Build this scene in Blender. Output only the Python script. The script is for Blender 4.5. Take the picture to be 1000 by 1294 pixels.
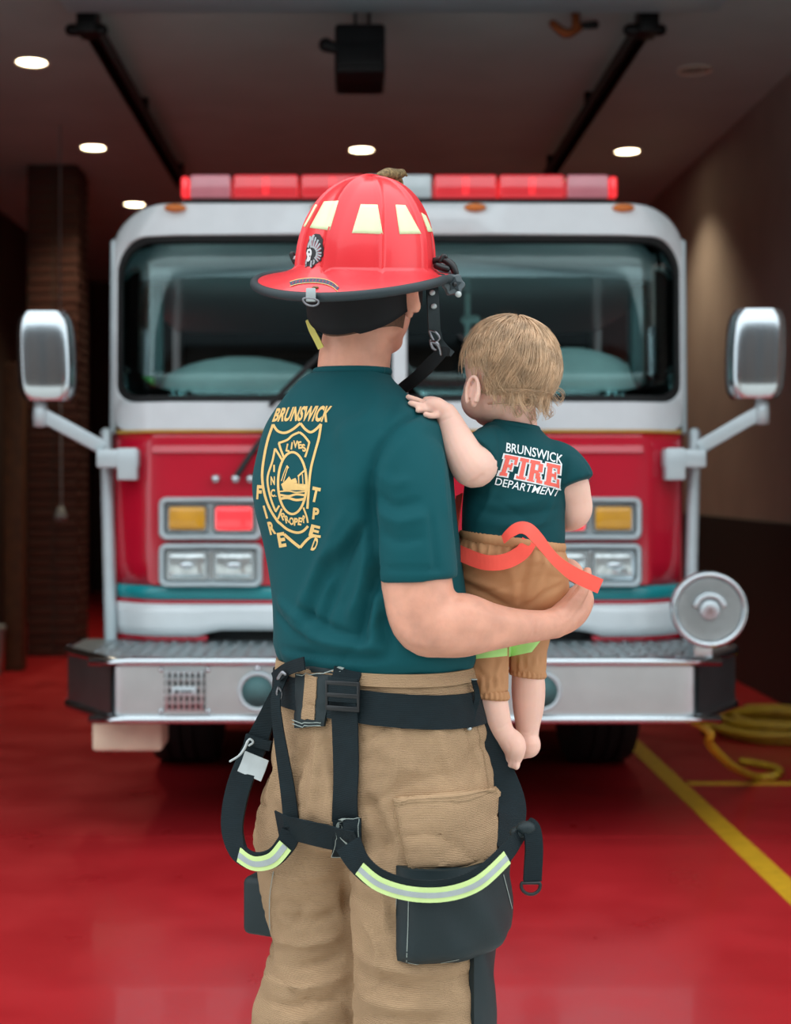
import bpy, bmesh, math, random
import numpy as np
from mathutils import Vector, Matrix, noise
from mathutils.bvhtree import BVHTree

for _o in list(bpy.data.objects):
    bpy.data.objects.remove(_o)
SC = bpy.context.scene
COL = SC.collection
random.seed(7)

# ------------------------------------------------------------------ camera, sky, exposure
FPX, VX, VY, CAMZ = 1800.0, 447.0, 607.0, 1.36      # focal length in px, vanishing point, camera height
_c = bpy.data.cameras.new('camera')
_c.sensor_fit = 'HORIZONTAL'; _c.sensor_width = 24.0; _c.lens = FPX / 1000 * 24
_c.shift_x = (500 - VX) / 1000; _c.shift_y = -(647 - VY) / 1000
_c.dof.use_dof = True; _c.dof.focus_distance = 2.43; _c.dof.aperture_fstop = 2.9
_c.clip_start = 0.05
CAM = bpy.data.objects.new('camera', _c); COL.objects.link(CAM)
CAM.location = (0, 0, CAMZ); CAM.rotation_euler = (math.pi / 2, 0, 0)
SC.camera = CAM

W = bpy.data.worlds.new('overcast_sky'); SC.world = W
W.use_nodes = True
_n = W.node_tree.nodes; _l = W.node_tree.links
_bg = _n['Background']; _bg.inputs['Strength'].default_value = 1.0
_tc = _n.new('ShaderNodeTexCoord'); _sx = _n.new('ShaderNodeSeparateXYZ')
_rp = _n.new('ShaderNodeValToRGB')
_rp.color_ramp.elements[0].position = 0.0; _rp.color_ramp.elements[0].color = (0.78, 0.85, 0.90, 1)
_rp.color_ramp.elements[1].position = 0.9; _rp.color_ramp.elements[1].color = (1.12, 1.19, 1.24, 1)
_l.new(_tc.outputs['Generated'], _sx.inputs[0]); _l.new(_sx.outputs['Z'], _rp.inputs[0])
_l.new(_rp.outputs[0], _bg.inputs['Color'])

SC.view_settings.view_transform = 'Standard'; SC.view_settings.look = 'None'
SC.view_settings.gamma = 1.0; SC.view_settings.use_curve_mapping = False
SC.view_settings.exposure = 0.98

def P(px, py, Y):
    """a point seen at pixel (px, py) of the 1000x1294 frame that stands at distance Y"""
    return Vector(((px - VX) * Y / FPX, Y, CAMZ - (py - VY) * Y / FPX))

# ------------------------------------------------------------------ materials
def lin(c):
    if isinstance(c, str):
        c = [int(c[i:i + 2], 16) / 255 for i in (0, 2, 4)]
    return [(x / 12.92 if x <= .04045 else ((x + .055) / 1.055) ** 2.4) for x in c] + [1]

MATS = {}
def mat(name, col, rough=.5, metal=0, var=.08, scale=12, bump=0, bscale=200, coat=0, sss=0, emit=0, ecol=None,
        spec=.5, sheen=0, trans=0, wave=0, wscale=300, wdir='Z', aniso=None, rvar=0, alpha=1, wcol=0):
    m = bpy.data.materials.new(name); m.use_nodes = True
    nt = m.node_tree; n = nt.nodes; l = nt.links; b = n['Principled BSDF']
    c = lin(col)
    tc = n.new('ShaderNodeTexCoord')
    nz = n.new('ShaderNodeTexNoise'); nz.inputs['Scale'].default_value = scale; nz.inputs['Detail'].default_value = 4
    l.new(tc.outputs['Object'], nz.inputs['Vector'])
    mp = n.new('ShaderNodeMapRange'); mp.inputs['From Min'].default_value = .3; mp.inputs['From Max'].default_value = .7
    mp.inputs['To Min'].default_value = 1 - var; mp.inputs['To Max'].default_value = 1 + var
    l.new(nz.outputs['Fac'], mp.inputs['Value'])
    mx = n.new('ShaderNodeVectorMath'); mx.operation = 'SCALE'
    mx.inputs[0].default_value = c[:3]; l.new(mp.outputs[0], mx.inputs['Scale'])
    l.new(mx.outputs[0], b.inputs['Base Color'])
    b.inputs['Roughness'].default_value = rough; b.inputs['Metallic'].default_value = metal
    b.inputs['Specular IOR Level'].default_value = spec
    b.inputs['Coat Weight'].default_value = coat; b.inputs['Coat Roughness'].default_value = .06
    b.inputs['Sheen Weight'].default_value = sheen; b.inputs['Sheen Roughness'].default_value = .4
    if rvar:
        mr = n.new('ShaderNodeMapRange'); mr.inputs['From Min'].default_value = .3; mr.inputs['From Max'].default_value = .7
        mr.inputs['To Min'].default_value = max(0, rough - rvar); mr.inputs['To Max'].default_value = rough + rvar
        l.new(nz.outputs['Fac'], mr.inputs['Value']); l.new(mr.outputs[0], b.inputs['Roughness'])
    if sss:
        b.inputs['Subsurface Weight'].default_value = sss; b.inputs['Subsurface Radius'].default_value = (1, .35, .2)
        b.inputs['Subsurface Scale'].default_value = .012
    if emit:
        b.inputs['Emission Color'].default_value = lin(ecol or col); b.inputs['Emission Strength'].default_value = emit
    if trans:
        b.inputs['Transmission Weight'].default_value = trans
    b.inputs['Alpha'].default_value = alpha
    h = None
    if wave:
        wv = n.new('ShaderNodeTexWave'); wv.bands_direction = wdir; wv.inputs['Scale'].default_value = wscale
        wv.inputs['Distortion'].default_value = .6; wv.inputs['Detail'].default_value = 1
        l.new(tc.outputs['Object'], wv.inputs['Vector'])
        bp = n.new('ShaderNodeBump'); bp.inputs['Strength'].default_value = wave; bp.inputs['Distance'].default_value = .001
        l.new(wv.outputs['Fac'], bp.inputs['Height']); h = bp
        if wcol:
            wm = n.new('ShaderNodeMapRange'); wm.inputs['To Min'].default_value = 1 - wcol; wm.inputs['To Max'].default_value = 1 + wcol
            l.new(wv.outputs['Fac'], wm.inputs['Value'])
            w2 = n.new('ShaderNodeVectorMath'); w2.operation = 'SCALE'
            l.new(mx.outputs[0], w2.inputs[0]); l.new(wm.outputs[0], w2.inputs['Scale']); l.new(w2.outputs[0], b.inputs['Base Color'])
    if bump:
        n2 = n.new('ShaderNodeTexNoise'); n2.inputs['Scale'].default_value = bscale; n2.inputs['Detail'].default_value = 3
        l.new(tc.outputs['Object'], n2.inputs['Vector'])
        bp = n.new('ShaderNodeBump'); bp.inputs['Strength'].default_value = bump; bp.inputs['Distance'].default_value = .002
        l.new(n2.outputs['Fac'], bp.inputs['Height'])
        if h: l.new(h.outputs[0], bp.inputs['Normal'])
        h = bp
    if h: l.new(h.outputs[0], b.inputs['Normal'])
    MATS[name] = m
    return m

# ------------------------------------------------------------------ object helpers
def wloc(o):
    v = Vector((0, 0, 0))
    while o is not None:
        v += o.location; o = o.parent
    return v

def empty(name, loc, label, cat, group=None):
    o = bpy.data.objects.new(name, None); COL.objects.link(o); o.location = loc
    o.empty_display_size = .05
    o['label'] = label; o['category'] = cat
    if group: o['group'] = group
    return o

def mk(name, vf, m, parent=None, smooth=True, label=None, cat=None, kind=None, group=None, auto=None):
    """verts (world coordinates) + faces -> one mesh object under parent"""
    v, f = vf
    v = np.asarray([tuple(p) for p in v], dtype=float).reshape(-1, 3)
    off = wloc(parent) if parent is not None else Vector((0, 0, 0))
    me = bpy.data.meshes.new(name)
    me.from_pydata((v - np.array(off)).tolist(), [], f)
    me.validate(); me.update()
    return mko(name, me, m, parent, smooth, label, cat, kind, group, auto)

def mko(name, me, m, parent=None, smooth=True, label=None, cat=None, kind=None, group=None, auto=None):
    me.materials.clear()
    for x in (m if isinstance(m, (list, tuple)) else [m]):
        me.materials.append(MATS[x])
    if smooth:
        me.polygons.foreach_set('use_smooth', [True] * len(me.polygons))
        if auto: 
            me.set_sharp_from_angle(angle=math.radians(auto))
    o = bpy.data.objects.new(name, me); COL.objects.link(o)
    if parent is not None: o.parent = parent
    if label: o['label'] = label
    if cat: o['category'] = cat
    if kind: o['kind'] = kind
    if group: o['group'] = group
    return o

def dup(o, loc, parent=None, label=None):
    c = o.copy(); COL.objects.link(c)
    if parent is not None: c.parent = parent
    c.location = loc
    if label: c['label'] = label
    return c

def cat_vf(*parts):
    V, F = [], []
    for v, f in parts:
        k = len(V); V += [tuple(p) for p in v]; F += [tuple(i + k for i in q) for q in f]
    return V, F

def xf(vf, M):
    return [M @ Vector(p) for p in vf[0]], vf[1]

def box(x0, x1, y0, y1, z0, z1, bev=0, seg=2):
    bm = bmesh.new(); bmesh.ops.create_cube(bm, size=1)
    for v in bm.verts:
        v.co = Vector(((x0 + x1) / 2 + v.co.x * (x1 - x0), (y0 + y1) / 2 + v.co.y * (y1 - y0), (z0 + z1) / 2 + v.co.z * (z1 - z0)))
    if bev:
        bmesh.ops.bevel(bm, geom=bm.edges[:], offset=bev, segments=seg, affect='EDGES', profile=.5)
    bm.verts.index_update()
    r = [v.co.copy() for v in bm.verts], [tuple(v.index for v in f.verts) for f in bm.faces]
    bm.free(); return r

def loft(rings, cap=True):
    """rings: list of lists of points, all of one length, closed around"""
    n = len(rings[0]); V = [Vector(p) for r in rings for p in r]; F = []
    for i in range(len(rings) - 1):
        for j in range(n):
            k = (j + 1) % n
            F.append((i * n + j, i * n + k, (i + 1) * n + k, (i + 1) * n + j))
    if cap:
        for i in (0, len(rings) - 1):
            c = sum((Vector(p) for p in rings[i]), Vector()) / n; V.append(c); q = len(V) - 1
            for j in range(n):
                k = (j + 1) % n
                F.append((q, i * n + k, i * n + j) if i == 0 else (q, i * n + j, i * n + k))
    return V, F

def crom(pts, sub):
    """Catmull-Rom through rows of numbers"""
    A = np.asarray(pts, float); n = len(A); out = []
    for i in range(n - 1):
        p0 = A[max(i - 1, 0)]; p1 = A[i]; p2 = A[i + 1]; p3 = A[min(i + 2, n - 1)]
        for s in range(sub):
            t = s / sub
            out.append(.5 * ((2 * p1) + (-p0 + p2) * t + (2 * p0 - 5 * p1 + 4 * p2 - p3) * t * t + (-p0 + 3 * p1 - 3 * p2 + p3) * t ** 3))
    out.append(A[-1]); return np.array(out)

def tube(pts, n=14, sub=5, capround=True, flat=1.0, ref=None, closed=False):
    """pts: rows (x, y, z, r) -> closed tapered tube with rounded ends"""
    pts = [tuple(p[0]) + (p[1],) if len(p) == 2 else tuple(p) for p in pts]
    A = crom(pts, sub) if len(pts) > 2 or sub > 1 else np.array(pts, float)
    if closed:
        A = crom(pts + [pts[0]], sub)
    if capround and not closed:
        def end(a, b):
            d = a[:3] - b[:3]; d = d / (np.linalg.norm(d) + 1e-9); r = a[3]
            return [np.append(a[:3] + d * r * math.sin(t) * .95, max(r * math.cos(t), 1e-4)) for t in (.5, 1.0, 1.4)]
        A = np.array(list(reversed(end(A[0], A[1]))) + list(A) + end(A[-1], A[-2]))
    T = np.gradient(A[:, :3], axis=0); T /= (np.linalg.norm(T, axis=1)[:, None] + 1e-9)
    u = np.array(ref if ref is not None else ((0, 0, 1) if abs(T[0][2]) < .9 else (1, 0, 0)), float)
    rings = []
    for i in range(len(A)):
        u = u - T[i] * u.dot(T[i]); u /= np.linalg.norm(u) + 1e-9; w = np.cross(T[i], u)
        rings.append([Vector(A[i][:3] + A[i][3] * (math.cos(2 * math.pi * j / n) * u * flat + math.sin(2 * math.pi * j / n) * w)) for j in range(n)])
    return loft(rings, cap=not closed)

def ellipsoid(c, axes, R, nu=20, nv=12):
    """R: 3x3 orthonormal rows (directions of the axes)"""
    c = Vector(c); V, F = [], []
    for i in range(nv + 1):
        t = math.pi * i / nv
        for j in range(nu):
            p = 2 * math.pi * j / nu
            a = (math.sin(t) * math.cos(p) * axes[0], math.sin(t) * math.sin(p) * axes[1], math.cos(t) * axes[2])
            V.append(c + R[0] * a[0] + R[1] * a[1] + R[2] * a[2])
    for i in range(nv):
        for j in range(nu):
            k = (j + 1) % nu
            F.append((i * nu + j, (i + 1) * nu + j, (i + 1) * nu + k, i * nu + k))
    return V, F

I3 = (Vector((1, 0, 0)), Vector((0, 1, 0)), Vector((0, 0, 1)))

def lathe(profile, c, R, n=32):
    """profile rows (radius, height) about the axis R[2] at c"""
    c = Vector(c); rings = []
    for r, h in profile:
        rings.append([c + R[2] * h + R[0] * (r * math.cos(2 * math.pi * j / n)) + R[1] * (r * math.sin(2 * math.pi * j / n)) for j in range(n)])
    return loft(rings)

def frame_of(axis, up=Vector((0, 0, 1))):
    z = Vector(axis).normalized()
    if abs(z.dot(up)) > .95: up = Vector((1, 0, 0))
    x = up.cross(z).normalized(); y = z.cross(x)
    return x, y, z

def ribbon(pts, width, thick, normal, sub=6, widths=None):
    """flat strap along pts; normal: one Vector or one for each point"""
    n0 = [Vector(normal)] * len(pts) if isinstance(normal, Vector) else [Vector(v) for v in normal]
    ws = widths or [width] * len(pts)
    A = crom([tuple(p) + tuple(q) + (w,) for p, q, w in zip(pts, n0, ws)], sub)
    T = np.gradient(A[:, :3], axis=0); rings = []
    for a, t in zip(A, T):
        p = Vector(a[:3]); nn = Vector(a[3:6]); t = Vector(t).normalized()
        nn = (nn - t * nn.dot(t)).normalized(); s = t.cross(nn) * (a[6] / 2); h = nn * (thick / 2)
        rings.append([p - s - h, p + s - h, p + s * 1.0 + h, p - s + h])
    return loft(rings)

def prism(poly, M, d, bev=0):
    """2D polygon extruded by d along the third axis of M (4x4)"""
    bm = bmesh.new(); vs = [bm.verts.new((x, y, 0)) for x, y in poly]
    f = bm.faces.new(vs)
    r = bmesh.ops.extrude_face_region(bm, geom=[f])
    for v in r['geom']:
        if isinstance(v, bmesh.types.BMVert): v.co.z += d
    bmesh.ops.recalc_face_normals(bm, faces=bm.faces[:])
    if bev: bmesh.ops.bevel(bm, geom=bm.edges[:], offset=bev, segments=2, affect='EDGES')
    bm.verts.index_update()
    o = [M @ v.co for v in bm.verts], [tuple(v.index for v in q.verts) for q in bm.faces]
    bm.free(); return o

def rrect(x0, x1, z0, z1, rx, rz=None, n=8, ns=10):
    """rounded rectangle contour; rx/rz one radius or (bottom, top)"""
    rz = rx if rz is None else rz
    rxb, rxt = rx if isinstance(rx, tuple) else (rx, rx); rzb, rzt = rz if isinstance(rz, tuple) else (rz, rz)
    pts = []
    for cx, cz, a0, ax, az in ((x1 - rxb, z0 + rzb, -90, rxb, rzb), (x1 - rxt, z1 - rzt, 0, rxt, rzt), (x0 + rxt, z1 - rzt, 90, rxt, rzt), (x0 + rxb, z0 + rzb, 180, rxb, rzb)):
        for i in range(n + 1):
            a = math.radians(a0 + 90 * i / n); pts.append((cx + ax * math.cos(a), cz + az * math.sin(a)))
    out = []
    m = len(pts)
    for i in range(m):
        out.append(pts[i])
        if i % (n + 1) == n:
            a, b = pts[i], pts[(i + 1) % m]
            for k in range(1, ns): out.append((a[0] + (b[0] - a[0]) * k / ns, a[1] + (b[1] - a[1]) * k / ns))
    return out

def solid(me_vf, name='tmp'):
    me = bpy.data.meshes.new(name); v, f = me_vf
    me.from_pydata([tuple(p) for p in v], [], f); me.update(); return me

def remesh(parts, voxel, smooth=3, fac=.5):
    """union of closed shapes as one continuous surface"""
    me = solid(cat_vf(*parts))
    bm = bmesh.new(); bm.from_mesh(me); bmesh.ops.remove_doubles(bm, verts=bm.verts[:], dist=1e-6); bmesh.ops.recalc_face_normals(bm, faces=bm.faces[:]); bm.to_mesh(me); bm.free()
    o = bpy.data.objects.new('tmp', me); COL.objects.link(o)
    r = o.modifiers.new('r', 'REMESH'); r.mode = 'VOXEL'; r.voxel_size = voxel
    if smooth:
        s = o.modifiers.new('s', 'SMOOTH'); s.iterations = smooth; s.factor = fac
    dg = bpy.context.evaluated_depsgraph_get()
    out = bpy.data.meshes.new_from_object(o.evaluated_get(dg))
    bpy.data.objects.remove(o); bpy.data.meshes.remove(me)
    return out

def mget(me):
    v = np.empty(len(me.vertices) * 3); me.vertices.foreach_get('co', v)
    n = np.empty(len(me.vertices) * 3); me.vertex_normals.foreach_get('vector', n)
    return v.reshape(-1, 3), n.reshape(-1, 3)

def mset(me, v):
    me.vertices.foreach_set('co', v.reshape(-1)); me.update()

def seg_dist(P3, line):
    """distance of each row of P3 to a polyline and the fraction along it"""
    L = np.asarray([tuple(p) for p in line], float); best = np.full(len(P3), 1e9); tt = np.zeros(len(P3)); n = len(L) - 1
    for i in range(n):
        a, b = L[i], L[i + 1]; d = b - a
        t = np.clip(((P3 - a) @ d) / (d @ d + 1e-12), 0, 1)
        q = np.linalg.norm(P3 - (a + t[:, None] * d), axis=1)
        k = q < best; best[k] = q[k]; tt[k] = (i + t[k]) / n
    return best, tt

def folds(me, lines):
    """lines: (points, width, height) ridges (+) or creases (-) fading at both ends"""
    v, n = mget(me); d = np.zeros(len(v))
    for pts, w, h in lines:
        A = crom([tuple(p) for p in pts], 4) if len(pts) > 2 else [tuple(p) for p in pts]
        q, t = seg_dist(v, A)
        d += h * np.exp(-(q / w) ** 2) * np.clip(np.sin(np.pi * np.clip(t, .03, .97)) * 1.6, 0, 1)
    mset(me, v + n * d[:, None])

def crumple(me, freq, amp, sharp=5, seed=0, keep=None):
    """network of soft cloth creases"""
    v, n = mget(me); d = np.empty(len(v))
    for i, p in enumerate(v):
        q = Vector((p[0] * freq[0] + seed, p[1] * freq[1], p[2] * freq[2]))
        a = 1 - min(1, abs(noise.noise(q + Vector((noise.noise(q * .6), 0, noise.noise(q * .7 + Vector((4, 4, 4))))) * .8)) * 2.2)
        d[i] = (a ** sharp) * (1 if keep is None else keep(p))
    mset(me, v - n * (d * amp)[:, None])

def bvh(me, off=None):
    v, _ = mget(me)
    if off is not None: v = v + np.array(off)
    return BVHTree.FromPolygons([tuple(p) for p in v], [tuple(p.vertices) for p in me.polygons])

CP = Vector((0, 0, CAMZ))
def hit(tree, px, py, off=.001, Yg=2.45):
    """the point of a surface met along the sight line, lifted off it"""
    t = P(px, py, 1.0) - CP
    h = tree.ray_cast(CP, t.normalized())
    if h[0] is None:
        h = tree.find_nearest(P(px, py, Yg))
    n = h[1]
    if n.dot(t) > 0: n = -n
    return h[0] + n * off, n
# ================================================================== ROOM
mat('floor_epoxy', 'ac2026', .34, var=.08, scale=3, rvar=.08, coat=.15, bump=.04, bscale=30)
mat('concrete', 'c2c0ba', .85, var=.10, scale=6, bump=.3, bscale=60)
mat('line_paint', 'c99a1e', .45, var=.12, scale=20)
mat('ceiling_paint', 'a9bcbc', .8, var=.06, scale=2)
mat('wall_paint_upper', '958c86', .75, var=.07, scale=3)
mat('wall_paint_lower', '2b2c2e', .55, var=.08, scale=3)
mat('wall_dark', '3a2c26', .8, var=.15, scale=3)
mat('brick_red', '43241c', .85, var=.25, scale=9, bump=.4, bscale=80)
mat('mortar', '3a332e', .9, var=.1)
mat('black_steel', '121416', .45, .6, var=.1)
mat('door_skin', 'a5c0c8', .4, .2, var=.05, scale=5)
mat('lamp_trim', 'd8d2c4', .4, var=.03)
mat('lamp_glow', 'fff0d0', .5, emit=8, ecol='ffe6bd')
mat('lamp_dead', '8f8a80', .4)
mat('copper', '8a4a26', .45, .7, var=.2)
mat('timber', '4e3119', .7, var=.25, scale=14, wave=.2, wscale=30)
mat('bin_grey', '7d8588', .5, var=.05)
mat('facade', '8f6a58', .85, var=.12, scale=6)

XR, XL, ZC, YB, YF = 2.61, -3.2, 3.80, 17.5, 4.7      # right wall, left wall, ceiling, back wall, door plane
# floor slabs with the joint between them
mk('floor', cat_vf(box(-9, 9, 3.25, 5.424, -.15, 0), box(XL, XR, 5.438, YB, -.15, 0)), 'floor_epoxy', None, False, kind='structure',
   label='glossy red epoxy floor of the engine bay')
mk('ground_apron', box(-14, 14, -16, 3.25, -.15, -.002), 'concrete', None, False, kind='structure', label='pale concrete apron outside the bay')
mk('ceiling', box(XL, XR, YF, YB, ZC, ZC + .2), 'ceiling_paint', None, False, kind='structure', label='dark brownish bay ceiling')
wr = mk('wall_right', box(XR, XR + .2, YF, YB, 0, ZC), 'wall_paint_upper', None, False, kind='structure', label='brown grey side wall with a dark dado')
mk('dado', box(XR - .012, XR, YF + .3, YB, 0, 1.10, .003), 'wall_paint_lower', wr, False)
mk('wall_left', box(XL - .2, XL, YF, YB, 0, ZC), 'wall_dark', None, False, kind='structure', label='dark brown side wall of the bay')
mk('wall_back', box(XL, XR, YB, YB + .2, 0, ZC), 'wall_dark', None, False, kind='structure', label='dark back wall of the bay')
DX = .19
mk('wall_front', cat_vf(box(-9, -2.75, YF, YF + .3, 0, 5.2), box(2.52, 9, YF, YF + .3, 0, 5.2), box(-2.75, 2.52, YF, YF + .3, 3.74, 5.2)),
   'facade', None, False, kind='structure', label='front wall around the bay opening')
# unseen building added behind the viewer so glass and paint reflect something dark
mat('street_brick', '4a3a34', .85, var=.15, scale=4)
mat('street_roof', '33363a', .8, var=.1)
mat('street_glass', '1c2428', .1, var=.1)
sb = mk('wall_for_reflections', box(-24, 26, -15.5, -13, -.15, 4.8), 'street_brick', None, False, kind='structure', label='unseen brick building added across the street for dark reflections')
mk('roof', ([(-24.5, -12.5, 4.8), (26.5, -12.5, 4.8), (26.5, -15.5, 6.8), (-24.5, -15.5, 6.8), (-24.5, -18.5, 4.8), (26.5, -18.5, 4.8)], [(0, 1, 2, 3), (3, 2, 5, 4), (0, 3, 4), (1, 5, 2)]), 'street_roof', sb, False)
for i in range(12):
    for z in (0.8, 2.9):
        mk('window', box(-22 + i * 4, -20.6 + i * 4, -13.02, -12.96, z, z + 1.6), 'street_glass', sb, False)
# painted lines
mk('floor_line', box(1.40, 1.49, 3.4, 12, 0, .003), 'line_paint', None, False, label='long yellow painted line on the red floor beside the engine', cat='floor marking')
mk('floor_line', box(1.50, XR - .02, 6.36, 6.42, 0, .003), 'line_paint', None, False, label='short yellow cross line branching off on the red floor', cat='floor marking')

# sectional door rolled up under the ceiling
door = bpy.data.objects.new('door_1', None); COL.objects.link(door); door.location = (DX, 6.0, 3.66)
door['kind'] = 'structure'; door['label'] = 'rolled up overhead door under the ceiling'
for i in range(4):
    y0 = 5.03 + i * .495
    mk('door_panel', box(DX - 1.6, DX + 1.6, y0, y0 + .487, 3.655, 3.70, .012), 'door_skin', door, True, auto=30)

# door tracks
for k, (pa, pb, lab) in enumerate((((113, 22), (229, 232), 'black door track nearest the brick pillar under the ceiling'), ((822, 22), (691, 222), 'black door track nearest the plain side wall under the ceiling'))):
    a = P(*pa, 1800 * 2.31 / (607 - pa[1])); b = P(*pb, 1800 * 2.31 / (607 - pb[1]))
    x = (a.x + b.x) / 2
    tr = empty('door_track', (x, (a.y + b.y) / 2, 3.66), lab, 'door track', 'overhead door tracks')
    mk('channel', cat_vf(box(x - .035, x + .035, a.y, b.y, 3.685, 3.70), box(x - .035, x - .025, a.y, b.y, 3.62, 3.70), box(x + .025, x + .035, a.y, b.y, 3.62, 3.70)), 'black_steel', tr, False)
    for y in (a.y + .08, (a.y + b.y) / 2, b.y - .1):
        mk('hanger', box(x - .02, x + .02, y - .02, y + .02, 3.70, ZC), 'black_steel', tr, False)
    mk('roller_bracket', cat_vf(box(x - .05, x + .05, a.y - .03, a.y + .12, 3.59, 3.72, .01), tube([(x - .09, a.y + .04, 3.62, .03), (x + .07, a.y + .04, 3.62, .03)], sub=1)), 'black_steel', tr, True, auto=30)

# door opener motor
oc = P(455, 58, 7.1)
op = empty('door_opener', (oc.x, 7.1, 3.42), 'black boxy door opener motor hanging under the ceiling', 'door opener')
mk('housing', box(oc.x - .125, oc.x + .125, 6.97, 7.4, 3.36, 3.60, .02), 'black_steel', op, True, auto=30)
mk('light_cover', box(oc.x - .11, oc.x + .11, 6.955, 6.975, 3.385, 3.50, .008), 'black_steel', op, True, auto=30)
mk('bracket', box(oc.x - .03, oc.x - .015, 7.0, 7.05, 3.59, ZC), 'black_steel', op, False)
mk('bracket', box(oc.x + .04, oc.x + .055, 7.3, 7.6, 3.59, ZC), 'black_steel', op, False)
mk('switch_arm', tube([(oc.x - .12, 7.0, 3.48, .025), (oc.x - .17, 7.0, 3.50, .035)], sub=2), 'black_steel', op)

# copper pipe fitting near the ceiling
cp = P(728, 35, 7.4)
pf = empty('pipe_fitting', (cp.x, 7.4, cp.z), 'rusty copper pipe fitting hanging by the ceiling', 'pipe')
mk('drop_pipe', tube([(cp.x, 7.4, ZC, .022), (cp.x, 7.4, cp.z - .0, .022)], sub=2), 'copper', pf)
mk('elbow', tube([(cp.x + .02, 7.4, cp.z, .02), (cp.x - .05, 7.4, cp.z - .03, .026), (cp.x - .12, 7.4, cp.z + .02, .02)], sub=4), 'copper', pf)
mk('valve', tube([(cp.x + .03, 7.4, cp.z + .01, .018), (cp.x + .10, 7.4, cp.z + .015, .022)], sub=2), 'black_steel', pf)

# recessed ceiling lights
def downlight(x, y, lab, on=True):
    e = empty('ceiling_downlight', (x, y, ZC), lab, 'ceiling light', 'recessed bay downlights')
    mk('trim_ring', lathe([(.085, 0.0), (.105, 0.0), (.108, -.006), (.102, -.012), (.086, -.008), (.084, 0)], (x, y, ZC), I3, 28), 'lamp_trim', e)
    mk('lens', lathe([(0.0, -.004), (.05, -.006), (.085, -.003), (.085, 0), (0, 0)], (x, y, ZC), I3, 28), 'lamp_glow' if on else 'lamp_dead', e)
    if on:
        L = bpy.data.lights.new('downlight_beam', 'SPOT'); L.energy = 48; L.color = (1, .78, .52); L.spot_size = math.radians(110); L.spot_blend = .8; L.shadow_soft_size = .06
        lo = bpy.data.objects.new('downlight_beam', L); COL.objects.link(lo); lo.parent = e; lo.location = (0, 0, -.03)
downlight(-407 * 8.3 / 1800, 8.3, 'lit round downlight nearest the top corner of the ceiling above the brick pillar side')
downlight(-329 * 10.43 / 1800, 10.43, 'middle lit downlight of the row of three above the brick pillar side')
downlight(-277 * 12.58 / 1800, 12.58, 'farthest lit downlight of the row of three, low beside the cab roof')
downlight(10 * 10.5 / 1800, 10.5, 'lit downlight in the middle of the ceiling above the helmet')
downlight(346 * 10.55 / 1800, 10.55, 'lit downlight close to the plain side wall')
downlight(431 * 8.46 / 1800, 8.46, 'unlit dim downlight near the plain side wall', False)

# brick pillar
bx0, bx1, by0, by1 = -2.53, -2.13, 11.0, 11.4
pil = mk('brick_pillar', box(bx0 + .008, bx1 - .008, by0 + .008, by1 - .008, 0, ZC), 'mortar', None, False, kind='structure', label='dark red brick pillar beside the engine')
bl = .19
def brick_mesh(nm, sx, sy, sz):
    me = solid(box(-sx / 2, sx / 2, -sy / 2, sy / 2, -sz / 2, sz / 2, .006, 1), nm); me.materials.append(MATS['brick_red']); return me
bA, bB = brick_mesh('brick', bl, .09, .062), brick_mesh('brick', .09, bl, .062)
nb = 0
for i in range(50):
    z = .04 + i * .0755
    if z > ZC - .03: break
    for j in range(2):
        sh = 0 if i % 2 else 0
        for me, x, y in ((bA, bx0 + .10 + j * .2, by0 + .045), (bB, bx1 - .045, by0 + .145 + j * .2 + sh)):
            if me is bB and j == 1 and y > by1: continue
            o = bpy.data.objects.new('brick', me); COL.objects.link(o); o.parent = pil
            o.location = (x + (.0 if i % 2 else .012) * (1 if me is bA else 0), y + random.uniform(-.003, .003), z); nb += 1

# timber post, pull cord, bin at the left edge
tp = P(20, 700, 10.2)
mk('timber_post', box(tp.x - .07, tp.x + .06, 10.15, 10.28, 0, 2.2, .008), 'timber', None, True, auto=30, label='brown wooden post standing in front of the brick pillar', cat='post')
pc = P(76, 560, 9.8)
e = empty('pull_cord', (pc.x, 9.8, P(76, 655, 9.8).z), 'thin pull cord with a small handle hanging beside the brick pillar', 'cord')
mk('cord', tube([(pc.x, 9.8, ZC, .006), (pc.x, 9.8, 2.4, .006), (pc.x + .01, 9.8, P(76, 648, 9.8).z, .006)], n=6), 'bin_grey', e)
mk('handle', lathe([(.0, .06), (.02, .05), (.03, .02), (.045, -.01), (.04, -.04), (0, -.045)], P(77, 650, 9.8), I3, 14), 'bin_grey', e)
bp = P(-28, 790, 9.9)
e = empty('waste_bin', (bp.x, 9.9, 0), 'grey bin standing at the far edge beside the wooden post', 'bin')
mk('bin_body', lathe([(0, 0.001), (.15, .001), (.18, .32), (.175, .32), (0, .30)], (bp.x, 9.9, 0), I3, 28), 'bin_grey', e, auto=40)
mk('lid', lathe([(0, .33), (.19, .32), (.19, .345), (.12, .37), (0, .375)], (bp.x, 9.9, 0), I3, 28), 'bin_grey', e, auto=40)

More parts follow.
